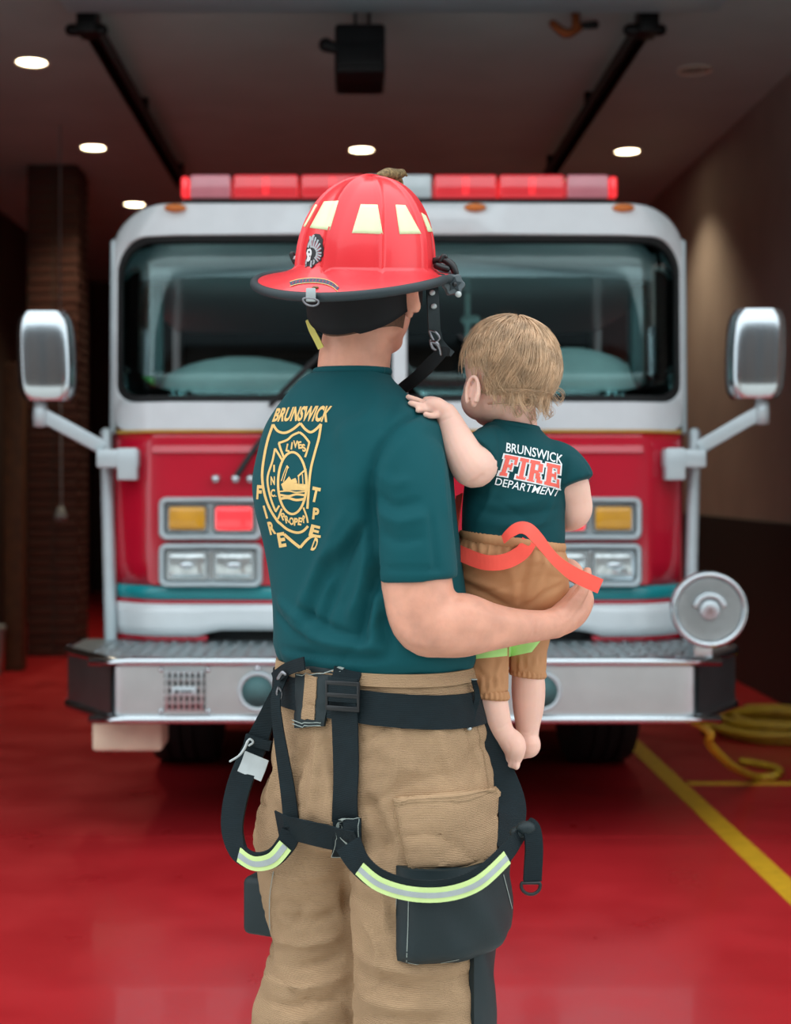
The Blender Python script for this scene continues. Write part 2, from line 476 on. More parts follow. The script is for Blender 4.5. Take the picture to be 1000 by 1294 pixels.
# yellow hose: coil by the wall and the loose loop from the engine
mat('hose_yellow', 'b8941f', .55, var=.15, scale=18, wave=.3, wscale=90)
cc = P(985, 940, 7.6)
e = empty('hose_coil', (cc.x, 7.6, 0), 'yellow hose coiled flat on the floor by the side wall', 'hose')
pts = []
for i in range(110):
    a = i * .42; lay = i // 38
    r = .20 + .20 * ((i % 38) / 38 if lay % 2 == 0 else 1 - (i % 38) / 38)
    pts.append((cc.x + r * math.cos(a), 7.6 + r * .9 * math.sin(a), .022 + lay * .036 + .004 * math.sin(i * 1.7), .018))
mk('coiled_hose', tube(pts, n=8, sub=2), 'hose_yellow', e)
hz = lambda px, py: (lambda Y: ((px - VX) * Y / FPX, Y, .02, .018))(1800 * (1.36 - .02) / (py - 607))
e = empty('shore_line', (1.25, 5.6, 0), 'single loose yellow hose looping down from under the bumper', 'hose')
a = P(886, 916, 5.55)
mk('loose_hose', tube([(1.0, 5.75, .56, .018), tuple(a) + (.018,), tuple(P(897, 940, 5.6)) + (.018,), tuple(P(925, 968, 5.9)) + (.018,), hz(955, 982), hz(980, 980), hz(984, 972), hz(962, 966), hz(938, 962)], n=8, sub=6), 'hose_yellow', e)
# ================================================================== FIRE ENGINE
mat('cab_white', 'cdd5d8', .28, var=.03, coat=.5)
mat('cab_red', 'b80f2c', .22, var=.05, coat=.6, scale=4)
mat('cab_teal', '0f8a90', .3, var=.04, coat=.4)
mat('cab_gold', 'c8a24a', .4, var=.05)
mat('chrome', 'c4ced2', .16, 1, var=.03)
mat('brushed_steel', 'c2c9cb', .32, 1, var=.06, scale=8)
mat('silver_paint', 'b4c2c6', .35, .25, var=.04)
mat('rubber', '0a0c0d', .65, var=.2)
mat('tire_rubber', '0d0e0f', .8, var=.25)
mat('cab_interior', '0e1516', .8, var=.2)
mat('dash_pale', 'a9c8c5', .7, var=.05)
mat('pillar_trim', '3e6465', .7, var=.08)
mat('lens_red', 'e8323c', .12, emit=.15, ecol='ff4a50', var=.06, coat=.8, wave=.3, wscale=40, wdir='X')
mat('lens_pink', 'dc8a96', .15, var=.05, emit=.04, ecol='ff8a90', coat=.8, wave=.3, wscale=40, wdir='X')
mat('lens_clear', 'dbe8ea', .1, var=.05, coat=.8, wave=.3, wscale=40, wdir='X')
mat('lens_red_lit', 'ff4248', .15, emit=.4, ecol='ff2a30', coat=.6)
mat('lens_amber', 'c9921a', .15, var=.12, coat=.8, wave=.3, wscale=50)
mat('marker_orange', 'd0701a', .2, var=.1, coat=.6)
mat('lamp_glass', 'c7d2d2', .12, .6, var=.25, scale=30, coat=.8)
mat('tread_plate', 'a9b6b9', .35, .9, var=.15, scale=30, bump=1.0, bscale=55)
mat('grille_dark', '2c3436', .5, .5)
mat('cream_block', 'e2d8be', .6, var=.08)
mat('green_toy', '3fae4a', .5)
g = bpy.data.materials.new('windscreen_glass'); g.use_nodes = True
_nt = g.node_tree; _nt.nodes.remove(_nt.nodes['Principled BSDF'])
_t = _nt.nodes.new('ShaderNodeBsdfTransparent'); _t.inputs[0].default_value = (.87, .95, .95, 1)
_gl = _nt.nodes.new('ShaderNodeBsdfGlossy'); _gl.inputs['Roughness'].default_value = .02; _gl.inputs[0].default_value = (.8, .95, .95, 1)
_fr = _nt.nodes.new('ShaderNodeFresnel'); _fr.inputs[0].default_value = 1.5
_mx = _nt.nodes.new('ShaderNodeMixShader')
_nt.links.new(_fr.outputs[0], _mx.inputs[0]); _nt.links.new(_t.outputs[0], _mx.inputs[1]); _nt.links.new(_gl.outputs[0], _mx.inputs[2])
_nt.links.new(_mx.outputs[0], _nt.nodes['Material Output'].inputs['Surface'])
MATS['windscreen_glass'] = g

TX, YC, YBUMP = .187, 5.77, 5.20
eng = empty('fire_engine', (TX, YBUMP, 0), 'red and white fire engine with chrome bumper parked in the bay', 'fire engine')

def bend(x):
    return .02 * (x / 1.2) ** 2 + .17 * max(0, (abs(x) - .92) / .28) ** 2
def tp(x, z, dy=0):
    return Vector((TX + x, YC + bend(x) + max(0, z - 1.68) * .03 + dy, z))
def lx(px, Y=YC): return (px - VX) * Y / FPX - TX
def lz(py, Y=YC): return CAMZ - (py - VY) * Y / FPX

def plate(x0, x1, z0, z1, r, dy0, dy1, n=28, nz=6, zb=None):
    """rounded plate that follows the cab's curved front, dy0 (front) to dy1"""
    t = np.linspace(-1, 1, n); xs = (x0 + x1) / 2 + (x1 - x0) / 2 * np.sin(t * math.pi / 2)
    V, F = [], []
    for x in xs:
        e = min(x - x0, x1 - x); q = r - math.sqrt(max(0, r * r - (r - min(e, r)) ** 2)) if r else 0
        a = z0 + q if zb is None else zb(x); b = z1 - q
        for k in range(nz + 1):
            V.append(tp(x, a + (b - a) * k / nz, dy0))
    N = len(V)
    V += [Vector((v.x, v.y + dy1 - dy0, v.z)) for v in V]
    m = nz + 1
    for i in range(n - 1):
        for k in range(nz):
            q = (i * m + k, (i + 1) * m + k, (i + 1) * m + k + 1, i * m + k + 1)
            F.append(q); F.append(tuple(N + j for j in reversed(q)))
        for k in (0, nz):
            q = (i * m + k, N + i * m + k, N + (i + 1) * m + k, (i + 1) * m + k)
            F.append(q if k == 0 else tuple(reversed(q)))
    for i in (0, n - 1):
        for k in range(nz):
            q = (i * m + k, i * m + k + 1, N + i * m + k + 1, N + i * m + k)
            F.append(q if i == 0 else tuple(reversed(q)))
    return V, F

def ringf(outer, inner, dy0, dy1, chamfer=0):
    n = len(outer); V = []
    ci = (sum(p[0] for p in outer) / n, sum(p[1] for p in outer) / n)
    ch = lambda p, s: (p[0] + (ci[0] - p[0]) / max(.05, math.hypot(ci[0] - p[0], ci[1] - p[1])) * s, p[1] + (ci[1] - p[1]) / max(.05, math.hypot(ci[0] - p[0], ci[1] - p[1])) * s)
    loops = [[tp(x, z, dy1) for x, z in outer], [tp(x, z, dy0 + chamfer) for x, z in outer], [tp(*ch(p, chamfer), dy0) for p in outer],
             [tp(*ch(p, -chamfer), dy0) for p in inner], [tp(x, z, dy0 + chamfer) for x, z in inner], [tp(x, z, dy1) for x, z in inner]]
    F = []
    for L in loops: V += L
    for i in range(6):
        a, b = i * n, ((i + 1) % 6) * n
        for j in range(n):
            k = (j + 1) % n; F.append((a + j, a + k, b + k, b + j))
    return V, F

# --- cab shell
Z = {k: lz(v) for k, v in dict(roof=255, wt=297, wb=507, white=543, red=740, teal=757, rl=762, lw=803, lr=809).items()}
outer = rrect(-1.195, 1.195, Z['white'] + .01, Z['roof'], (.05, .26), (.05, .17), 10, 16)
inner = rrect(-1.168, 1.168, Z['wb'], Z['wt'], (.10, .14), (.08, .14), 10, 16)
mk('windshield_surround', ringf(outer, inner, -.02, .12, .012), 'cab_white', eng, auto=50)
mk('windshield_gasket', ringf(rrect(-1.170, 1.170, Z['wb'] - .002, Z['wt'] + .002, (.10, .14), (.08, .14), 10, 16), rrect(-1.145, 1.145, Z['wb'] + .025, Z['wt'] - .025, (.09, .13), (.07, .13), 10, 16), -.012, .05), 'rubber', eng)
for a, b in ((-1.15, -.025), (.025, 1.15)):
    mk('windshield_pane', plate(a, b, Z['wb'] + .02, Z['wt'] - .02, .10, .02, .026), 'windscreen_glass', eng)
mk('windshield_divider', plate(-.028, .028, Z['wb'], Z['wt'], 0, -.015, .045, 4), 'cab_white', eng)
for s in (-1, 1):
    mk('pillar_trim', tube([tp(s * 1.19, z, .0)[:] + (.016,) for z in np.linspace(Z['white'], Z['wt'], 8)], n=10, sub=1), 'silver_paint', eng)
# roof crown behind the surround
ro = rrect(-1.195, 1.195, 2.2, Z['roof'] - .004, (.02, .26), (.02, .17), 10, 6)
rings = [[tp(x, z, .09) + Vector((0, 0, 0)) for x, z in ro], [Vector((TX + x, YC + .6, z)) for x, z in ro], [Vector((TX + x, YC + 2.4, z)) for x, z in ro]]
half = [[p for p in r if p.z > 2.21] for r in rings]
m_ = min(len(h) for h in half)
mk('roof', loft(rings), 'cab_white', eng, auto=50)
for s in (-1, 1):
    x0, x1 = sorted((TX + s * 1.16, TX + s * 1.20))
    mk('cab_side', box(x0, x1, YC + .22, YC + 2.4, .72, 1.60, .01), 'cab_red', eng, auto=30)
    for ya, yb in ((.30, .38), (1.1, 1.25), (2.2, 2.4)):
        mk('side_pillar', box(x0, x1, YC + ya, YC + yb, 1.60, 2.25), 'cab_white', eng, False)
    mk('side_window', box(TX + s * 1.18 - .003, TX + s * 1.18 + .003, YC + .38, YC + 1.1, 1.60, 2.22), 'windscreen_glass', eng, False)
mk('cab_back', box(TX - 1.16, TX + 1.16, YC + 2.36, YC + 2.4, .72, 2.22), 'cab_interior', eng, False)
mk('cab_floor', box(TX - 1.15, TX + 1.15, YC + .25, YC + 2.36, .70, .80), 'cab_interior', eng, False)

# --- front bands
mk('white_cowl', plate(-1.17, 1.17, Z['white'], Z['wb'] - .008, .05, -.045, .1, 40), 'cab_white', eng, auto=50)
mk('gold_pinstripe', plate(-1.168, 1.168, Z['white'] - .012, Z['white'] + .001, 0, -.042, .08, 40, 1), 'cab_gold', eng)
mk('red_front', plate(-1.165, 1.165, Z['red'], Z['white'] - .01, 0, -.03, .09, 40), 'cab_red', eng)
mk('red_center_panel', plate(-1.02, 1.02, Z['red'] + .005, Z['white'] - .03, .03, -.05, -.02, 40), 'cab_red', eng, auto=40)
bv = plate(-1.0, .98, lz(572), lz(549), .0, -.062, -.03, 30, 4)
zt, zl = lz(549), lz(572)
mk('sky_reflection_bevel', ([Vector((v.x, v.y + .032 * (v.z - zl) / (zt - zl), v.z)) for v in bv[0]], bv[1]), 'cab_red', eng, auto=40)  # strip tilted upward, shaped to mirror the sky as a pale band
mk('teal_stripe', plate(-1.165, 1.165, Z['teal'], Z['red'], 0, -.04, .09, 40, 2), 'cab_teal', eng)
mk('red_pinstripe', plate(-1.164, 1.164, Z['rl'] - .002, Z['teal'], 0, -.036, .09, 40, 1), 'cab_red', eng)
def lower_edge(x):
    a = abs(x); k = max(0, min(1, (.80 - a) / .05)); k2 = max(0, min(1, (.48 - a) / .05))
    return Z['lw'] + .025 * k + .012 * k2
mk('white_lower_panel', plate(-1.164, 1.164, Z['lw'], Z['rl'] - .002, 0, -.045, .09, 60, 3, lower_edge), 'cab_white', eng)
for s in (-1, 1):
    a, b = sorted((s * .78, s * 1.164))
    mk('red_sill', plate(a, b, Z['lr'], Z['lw'], 0, -.035, .09, 16, 1), 'cab_red', eng)
mk('under_cab_shade_slab', box(TX - .8, TX + .8, YC + .05, YC + .12, .55, .80), 'rubber', eng, False)  # black slab standing in for the shade in the gap under the cab

# --- head lamps
for s in (-1, 1):
    for up in (1, 0):
        y0, y1 = (681, 628) if up else (740, 686)
        z0, z1 = lz(y0), lz(y1)
        x0, x1 = sorted((s * .968, s * .552))
        bz = mk('lamp_bezel', ringf(rrect(x0, x1, z0, z1, .03, n=5, ns=6), rrect(x0 + .02, x1 - .02, z0 + .02, z1 - .02, .018, n=5, ns=6), -.095, -.03, .008), 'silver_paint', eng, auto=40)
        mk('lamp_backing', plate(x0 + .012, x1 - .012, z0 + .012, z1 - .012, .02, -.062, -.03), 'brushed_steel', bz)
        xm = (x0 + x1) / 2
        for q, (a, b) in enumerate(((x0 + .028, xm - .008), (xm + .008, x1 - .028))):
            outerlamp = (q == 0) == (s < 0)
            fr = ringf(rrect(a, b, z0 + .026, z1 - .026, .012, n=4, ns=4), rrect(a + .015, b - .015, z0 + .04, z1 - .04, .01, n=4, ns=4), -.085, -.05, .004)
            mk('lamp_frame', fr, 'chrome', bz, auto=40)
            nm, mm = ('amber_lens', 'lens_amber') if (up and outerlamp) else (('red_lens', 'lens_red_lit') if up else ('headlamp_lens', 'lamp_glass'))
            pv = plate(a + .014, b - .014, z0 + .04, z1 - .04, .008, -.078, -.06, 12, 6)
            # domed lens
            xc, zc = TX + (a + b) / 2, (z0 + z1) / 2; wx, wz = (b - a) / 2, (z1 - z0) / 2
            V = [Vector((v.x, v.y - .014 * max(0, 1 - ((v.x - xc) / wx) ** 2) * max(0, 1 - ((v.z - zc) / wz) ** 2), v.z)) for v in pv[0]]
            mk(nm, (V, pv[1]), mm, bz)
            if not up:
                c = tp((a + b) / 2, zc, -.094)
                mk('bulb_shield', ellipsoid(c, (.03, .008, .014), I3, 14, 8), 'chrome', bz)

# --- roof marker lights and light bar
for px in (221, 407, 601, 789):
    c = tp(lx(px), lz(262), -.02)
    mk('marker_light', ellipsoid(c, (.046, .03, .018), I3, 16, 10), 'marker_orange', eng)
YL = 6.25
lbx = lambda px: (px - VX) * YL / FPX
z0, z1 = lz(252, YL), lz(222, YL)
lb = mk('light_bar', cat_vf(box(lbx(232), lbx(777), YL - .02, YL + .26, z0 - .04, z0, .008), box(lbx(300), lbx(340), YL + .05, YL + .2, Z['roof'] - .01, z0 - .03), box(lbx(670), lbx(710), YL + .05, YL + .2, Z['roof'] - .01, z0 - .03)), 'rubber', eng, auto=30, label='long red emergency light bar')
mods = [(240, 293, 'lens_pink'), (295, 378, 'lens_red'), (380, 461, 'lens_red'), (463, 546, 'lens_clear'), (548, 628, 'lens_red'), (630, 713, 'lens_red'), (715, 769, 'lens_pink')]
for a, b, mm in mods:
    mk('light_module', box(lbx(a + .6), lbx(b - .6), YL - .035, YL + .25, z0, z1, .012, 3), mm, lb, auto=40)
    if mm == 'lens_red':
        xa = lbx(a + (b - a) * .5)
        mk('lit_strip', box(xa - .012, xa + .012, YL - .038, YL - .03, z0 + .015, z1 - .015, .002), 'lens_red_lit', lb, auto=40)
for a, b in ((229, 239.5), (769.5, 780)):
    mk('end_cap', box(lbx(a), lbx(b), YL - .02, YL + .23, z0 + .004, z1 - .004, .014, 3), 'lens_red_lit', lb, auto=40)

# --- inside the cab
dz = 1.66
mk('dashboard', cat_vf(box(TX - 1.1, TX + 1.1, YC + .10, YC + .62, 1.45, dz + .045, .02, 3)), 'dash_pale', eng, auto=40)
for pxc, hw, h in ((305, 125, 62), (722, 108, 74)):
    x = (pxc - VX) * 6.15 / FPX
    V, F = ellipsoid((x, 6.25, dz + .03), (hw / 292, .22, h / 292), I3, 32, 16)
    mk('dash_hood', (V, F), 'dash_pale', eng)
for s in (-1, 1):
    mk('inner_pillar', box(TX + s * 1.04 - .03, TX + s * 1.04 + .03, YC + .35, YC + .42, 1.62, 2.34, .01), 'pillar_trim', eng, auto=30)
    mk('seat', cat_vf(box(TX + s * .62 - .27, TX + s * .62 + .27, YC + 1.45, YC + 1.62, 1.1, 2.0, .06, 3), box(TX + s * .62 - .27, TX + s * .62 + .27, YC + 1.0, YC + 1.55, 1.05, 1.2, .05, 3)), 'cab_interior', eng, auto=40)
p = P(591, 340, 6.4); q = P(591, 440, 6.4)
mk('grab_pole', cat_vf(tube([tuple(p + Vector((0, 0, .0))) + (.013,), tuple(q) + (.013,), tuple(q - Vector((0, 0, .12))) + (.013,)], n=10, sub=2), tube([tuple(P(588, 405, 6.4)) + (.022,), tuple(P(602, 404, 6.4)) + (.022,)], n=10, sub=1)), 'dash_pale', eng)
sw = P(300, 470, 6.35)
wheel_ring = [tuple(Vector((sw.x + .21 * math.cos(t), 6.62 + .10 * math.sin(t), 1.70 + .18 * math.sin(t))) ) + (.016,) for t in np.linspace(0, 2 * math.pi, 20)[:-1]]
mk('steering_wheel', tube(wheel_ring, n=8, sub=3, closed=True), 'rubber', eng)
gp = P(182, 482, 5.98)
mk('green_dash_ornament', box(gp.x - .045, gp.x + .045, 5.94, 6.02, gp.z - .02, gp.z + .018, .012, 3), 'green_toy', eng, auto=40)
mk('white_dash_knob', ellipsoid(P(169, 474, 5.98), (.017, .017, .017), I3, 12, 8), 'cab_white', eng)

# --- wipers
for s in (-1, 1):
    piv = tp(s * .66, lz(604), -.075)
    wp = mk('wiper', cat_vf(tube([tuple(piv) + (.013,), tuple(tp(s * .57, lz(562), -.085)) + (.011,), tuple(tp(s * .42, lz(500), -.09)) + (.009,)], n=8, sub=3), tube([tuple(tp(s * .59, lz(604), -.075)) + (.010,), tuple(tp(s * .51, lz(562), -.085)) + (.009,), tuple(tp(s * .41, lz(505), -.09)) + (.008,)], n=8, sub=3)), 'grille_dark', eng)
    mk('wiper_blade', tube([tuple(tp(s * .52, lz(512), -.055)) + (.009,), tuple(tp(s * .42, lz(480), -.055)) + (.012,), tuple(tp(s * .24, lz(425), -.05)) + (.008,)], n=8, sub=3), 'rubber', wp)
    for dx in (-.12, -.06, 0, .08):
        mk('pivot_cap', ellipsoid(tp(s * (.66 + dx), lz(605), -.075), (.02, .022, .018), I3, 12, 8), 'chrome', wp)

# --- mirrors
for s, (cx, cy), lab in ((-1, (59, 451), 'chrome mirror on the brick pillar side'), (1, (955, 448), 'chrome mirror on the plain wall side')):
    Ym = 5.72; c = P(cx, cy, Ym)
    # housing: rounded box, flatter inner half
    w, h, d = .115, .178, .075
    rings = []
    for k in range(13):
        t = -1 + 2 * k / 12
        q = (1 - abs(t) ** 5) ** .5 if abs(t) < 1 else 0
        sc = .80 + .20 * q
        zz = c.z + t * h
        rings.append([Vector((c.x + w * sc * math.copysign(abs(math.cos(a)) ** .38, math.cos(a)) * (1 - .06 * t * t) + .006 * s * t, Ym + d * sc * math.copysign(abs(math.sin(a)) ** .75, math.sin(a)), zz)) for a in np.linspace(0, 2 * math.pi, 40, endpoint=False)])
    mi = mk('mirror', loft(rings), 'chrome', eng, label=lab, auto=50)
    st = P(cx + (-12 if s < 0 else 5), cy + 58, Ym); kn = P(cx + (-8 if s < 0 else 8), cy + 72, Ym)
    mk('mirror_stem', tube([tuple(st + Vector((0, 0, .03))) + (.018,), tuple(kn) + (.018,)], n=12, sub=1), 'silver_paint', mi)
    mk('mirror_knuckle', lathe([(0, .05), (.026, .045), (.03, .0), (.028, -.05), (0, -.055)], kn, I3, 16), 'silver_paint', mi)
    e1 = P(130 if s < 0 else 884, 566, 5.80)
    dirv = (e1 - kn).normalized(); R = frame_of(dirv)
    L = (e1 - kn).length
    Mx = Matrix.Translation(kn) @ Matrix((R[0], R[1], R[2])).transposed().to_4x4()
    mk('mirror_arm', xf(box(-.02, .02, -.028, .028, 0, L, .006), Mx), 'silver_paint', mi, auto=30)
    br = P(150 if s < 0 else 864, 585, 5.78)
    mk('mirror_bracket', cat_vf(box(br.x - .085, br.x + .085, 5.74, 5.92, br.z - .02, br.z + .055, .01), box(br.x + (.0 if s < 0 else -.08), br.x + (.08 if s < 0 else 0), 5.735, 5.83, br.z - .07, br.z + .06, .008)), 'silver_paint', mi, auto=30)
    # vertical rail at the cab corner
    ra, rb = (P(134, 548, 5.93), P(140, 806, 5.85)) if s < 0 else (P(878, 548, 5.93), P(872, 806, 5.85))
    mk('grab_rail', tube([tuple(ra) + (.026,), tuple((ra + rb) / 2) + (.026,), tuple(rb) + (.026,)], n=14, sub=3), 'silver_paint', eng)

# --- bumper
plan = [(-1.30, .66), (-1.30, .36), (-1.06, 0), (1.06, 0), (1.30, .36), (1.30, .66)]
def rplan(off=0, r=.05):
    pts = []
    P2 = [Vector((x, y)) for x, y in plan]
    for i, p in enumerate(P2):
        if i in (0, len(P2) - 1): pts.append(p); continue
        a = (P2[i - 1] - p).normalized(); b = (P2[i + 1] - p).normalized()
        for t in np.linspace(0, 1, 5):
            q = p + a * r * (1 - t) ** 2 + b * r * t ** 2
            pts.append(q)
    return [Vector((TX + p.x * (1 + off), YBUMP + p.y - off, 0)) for p in pts]
pl = rplan()
zb0, zb1 = lz(913, YBUMP), lz(834, YBUMP)
def wallstrip(pts, za, zb, th=.02):
    V = []; n = len(pts); F = []
    c = Vector((TX, YBUMP + .8, 0))
    inn = [p + (c - p).normalized() * th for p in pts]
    for L, z in ((pts, za), (pts, zb), (inn, zb), (inn, za)): V += [Vector((p.x, p.y, z)) for p in L]
    for i in range(4):
        a, b = i * n, ((i + 1) % 4) * n
        for j in range(n - 1): F.append((a + j, a + j + 1, b + j + 1, b + j))
    F += [(0, n, 2 * n, 3 * n), (n - 1, 4 * n - 1, 3 * n - 1, 2 * n - 1)]
    return V, F
bu = mk('bumper', wallstrip(pl, zb0, zb1), 'brushed_steel', eng, auto=25, label='polished steel front bumper')
top = [Vector((p.x, p.y, zb1 + .004)) for p in pl]
mk('bumper_tread_plate', loft([[p - Vector((0, 0, .012)) for p in top], top]), 'tread_plate', bu, False)
for zz, r, nm in ((zb1 - .006, .017, 'top_lip'), (zb0 + .012, .016, 'bottom_lip')):
    mk(nm, tube([(p.x, p.y - .004, zz, r) for p in rplan(.004)], n=10, sub=2), 'chrome', bu)
for s in (-1, 1):
    pts = [Vector((TX + s * x, YBUMP + y - .006, 0)) for x, y in ((1.075, .012), (1.12, .08), (1.21, .215), (1.30, .352), (1.306, .45), (1.306, .64))]
    V, F = [], []
    for j, p in enumerate(pts): V += [(p.x, p.y, zb0 + .03), (p.x, p.y, zb1 - .025)]
    V2 = [(x, y + .005, z) for x, y, z in V]; N = len(V)
    for j in range(len(pts) - 1):
        F += [(2 * j, 2 * j + 2, 2 * j + 3, 2 * j + 1), (N + 2 * j, N + 2 * j + 1, N + 2 * j + 3, N + 2 * j + 2)]
        F += [(2 * j, N + 2 * j, N + 2 * j + 2, 2 * j + 2), (2 * j + 1, 2 * j + 3, N + 2 * j + 3, N + 2 * j + 1)]
    mk('bumper_corner', (V + V2, F), 'brushed_steel', bu, auto=30)
# tread lozenges: raised bars on the top plate
Vt, Ft = [], []
for i in range(46):
    for j in range(9):
        x = -1.16 + i * .0515; y = .05 + j * .058
        if abs(x) > 1.05 + y * .6: continue
        a = .7 if (i + j) % 2 else -.7
        M = Matrix.Translation((TX + x, YBUMP + y, zb1 + .005)) @ Matrix.Rotation(a, 4, 'Z')
        v, f = xf(([(-.02, 0, 0), (0, -.006, 0), (.02, 0, 0), (0, .006, 0), (0, 0, .006)], [(0, 1, 4), (1, 2, 4), (2, 3, 4), (3, 0, 4)]), M)
        k = len(Vt); Vt += v; Ft += [tuple(q + k for q in t) for t in f]
tl = mk('tread_lozenges', (Vt, Ft), 'tread_plate', bu, False); tl['kind'] = 'stuff'
# speaker grille
gx0, gx1, gz0, gz1 = (208 - VX) * YBUMP / FPX, (259 - VX) * YBUMP / FPX, lz(897, YBUMP), lz(848, YBUMP)
gr = mk('speaker_grille', box(gx0, gx1, YBUMP - .012, YBUMP, gz0, gz1, .004), 'grille_dark', bu, auto=30)
for i in range(7):
    x = gx0 + (gx1 - gx0) * (i + .5) / 7
    mk('grille_bar', box(x - .0055, x + .0055, YBUMP - .022, YBUMP - .01, gz0, gz1, .002), 'brushed_steel', gr, auto=30)
for i in range(6):
    z = gz0 + (gz1 - gz0) * i / 5
    mk('grille_crossbar', box(gx0, gx1, YBUMP - .020, YBUMP - .01, z - .004, z + .004, .001), 'brushed_steel', gr, auto=30)
gcx, gcz = (gx0 + gx1) / 2, (gz0 + gz1) / 2
mk('grille_badge', box(gcx - .045, gcx + .045, YBUMP - .028, YBUMP - .015, gcz - .016, gcz + .016, .006), 'silver_paint', gr, auto=30)
mk('grille_badge_mark', cat_vf(box(gcx - .032, gcx - .02, YBUMP - .030, YBUMP - .026, gcz - .006, gcz + .006), box(gcx - .012, gcx + .03, YBUMP - .030, YBUMP - .026, gcz - .003, gcz + .003)), 'grille_dark', gr, False)
for x, z in ((gx0 - .012, gz0 - .005), (gx0 - .012, gz1 + .005), (gx1 + .012, gz0 - .005), (gx1 + .012, gz1 + .005)):
    mk('grille_bolt', ellipsoid((x, YBUMP - .006, z), (.009, .006, .009), I3, 10, 6), 'chrome', gr)
# air horns
RH = (Vector((1, 0, 0)), Vector((0, 0, 1)), Vector((0, -1, 0)))
for px in (326, 684):
    c = P(px, 873, YBUMP)
    hn = mk('air_horn', lathe([(.02, .0), (.066, .002), (.072, .012), (.073, .022), (.068, .028), (.060, .024), (.050, .008), (.034, .003), (.02, .0015)], c, RH, 36), 'silver_paint', bu)
    mk('horn_bell', lathe([(.062, .022), (.05, .010), (.035, .005), (.0, .004), (0, .002), (.06, .002)], c, RH, 36), 'pillar_trim', hn)
    mk('horn_shade_disc', lathe([(0, .011), (.021, .0105), (.023, .006), (0, .004)], c + Vector((.010, 0, .006)), RH, 20), 'rubber', hn)  # raised black disc, its colour standing in for the shade inside the horn
    mk('horn_bolt', ellipsoid(c + Vector((0, -.01, .083)), (.012, .012, .012), I3, 10, 6), 'chrome', hn)
# mechanical siren
c = P(896, 770, 5.12)
RS = frame_of(Vector((-.10, -1, .03)))
si = mk('siren', lathe([(.0, -.24), (.06, -.235), (.085, -.2), (.10, -.12), (.125, -.06), (.135, -.03), (.138, .01), (.134, .028), (.124, .034), (.116, .024), (.112, .012), (.0, .010)], c, RS, 48), 'chrome', eng, label='round chrome siren on the bumper corner')
mk('siren_grille', cat_vf(*[lathe([(r - .004, .012), (r - .004, .022 - .05 * r), (r + .002, .022 - .05 * r), (r + .002, .012)], c, RS, 40) for r in np.arange(.015, .112, .0105)]), 'brushed_steel', si, auto=40)
mk('siren_hub', lathe([(0, .04), (.03, .038), (.036, .03), (.038, .012), (0, .012)], c, RS, 24), 'silver_paint', si)
hood = [tuple(c + RS[0] * (.052 * math.cos(t)) + RS[1] * (.052 * math.sin(t)) + RS[2] * .03) + (.011,) for t in np.linspace(.35, 2.8, 9)]
mk('siren_hood', tube(hood, n=8, sub=2), 'silver_paint', si)
mk('siren_foot', box(c.x - .035, c.x + .035, 5.2, 5.3, zb1, c.z - .10, .01), 'brushed_steel', si, auto=30)

# --- under the engine
for s in (-1, 1):
    cxw = TX + s * .985
    RW = (Vector((0, 1, 0)), Vector((0, 0, 1)), Vector((1, 0, 0)))
    tr = mk('tire', lathe([(.28, -.14), (.44, -.155), (.485, -.145), (.50, -.12), (.50, -.07), (.488, -.068), (.488, -.055), (.50, -.053), (.50, -.008), (.488, -.006), (.488, .006), (.50, .008), (.50, .053), (.488, .055), (.488, .068), (.50, .07), (.50, .12), (.485, .145), (.44, .155), (.28, .14)], (cxw, 6.95, .5), RW, 48), 'tire_rubber', eng, auto=40)
    mk('wheel_rim', lathe([(.0, s * .10), (.10, s * .11), (.12, s * .06), (.25, s * .05), (.285, s * .13), (.28, -s * .13), (0, -s * .12)], (cxw, 6.95, .5), RW, 32), 'silver_paint', tr)
mk('front_axle', tube([(TX - .85, 6.95, .5, .07), (TX + .85, 6.95, .5, .07)], sub=2), 'rubber', eng)
for s in (-1, 1):
    mk('chassis_rail', box(TX + s * .43 - .05, TX + s * .43 + .05, YBUMP + .05, YC + 2.6, .52, .70, .01), 'rubber', eng, auto=30)
mk('underbody', box(TX - 1.1, TX + 1.1, YC + .25, YC + 2.4, .56, .70), 'rubber', eng, False)
a, b = P(118, 919, 5.45), P(206, 948, 5.45)
mk('step_block', cat_vf(box(a.x, b.x, 5.42, 5.62, b.z, zb0 + .02, .015, 3)), 'cream_block', eng, auto=40, label='cream block hanging under the bumper')
# ================================================================== FIREFIGHTER
mat('skin_adult', 'd69c84', .48, var=.14, scale=22, sss=.25, bump=.10, bscale=260, spec=.35)
mat('shirt_teal', '044b51', .75, var=.05, scale=10, bump=.06, bscale=700, sheen=.04, spec=.2)
mat('print_gold', 'e8c078', .75, var=.05, scale=60)
mat('bunker_tan', 'ae9070', .85, var=.10, scale=9, wave=.9, wscale=120, wdir='Z', bump=.3, bscale=260, spec=.15, wcol=.10)
mat('webbing_black', '0a1b20', .75, var=.15, scale=40, wave=.6, wscale=150, wdir='Z', spec=.3, wcol=.18)
mat('pocket_black', '0a2024', .6, var=.12, scale=14, bump=.1, bscale=300)
mat('stripe_lime', 'cfe99a', .55, var=.05, scale=30)
mat('stripe_silver', 'a9b3b4', .35, .2, var=.08, scale=30)
mat('thread_pale', '8f9a94', .7)
mat('thread_tan', '8d7453', .7)
mat('plastic_black', '101517', .35, var=.1)
mat('label_grey', 'b9c2c2', .7, var=.05, scale=50)
mat('hair_brown', '5c3f2c', .8, var=.25, scale=120, bump=.6, bscale=500)
mat('boot_rubber', '17181a', .5, var=.1)
mat('nickel', '85868a', .3, 1, var=.2, scale=200)
mat('eye_white', 'e8e4de', .2)

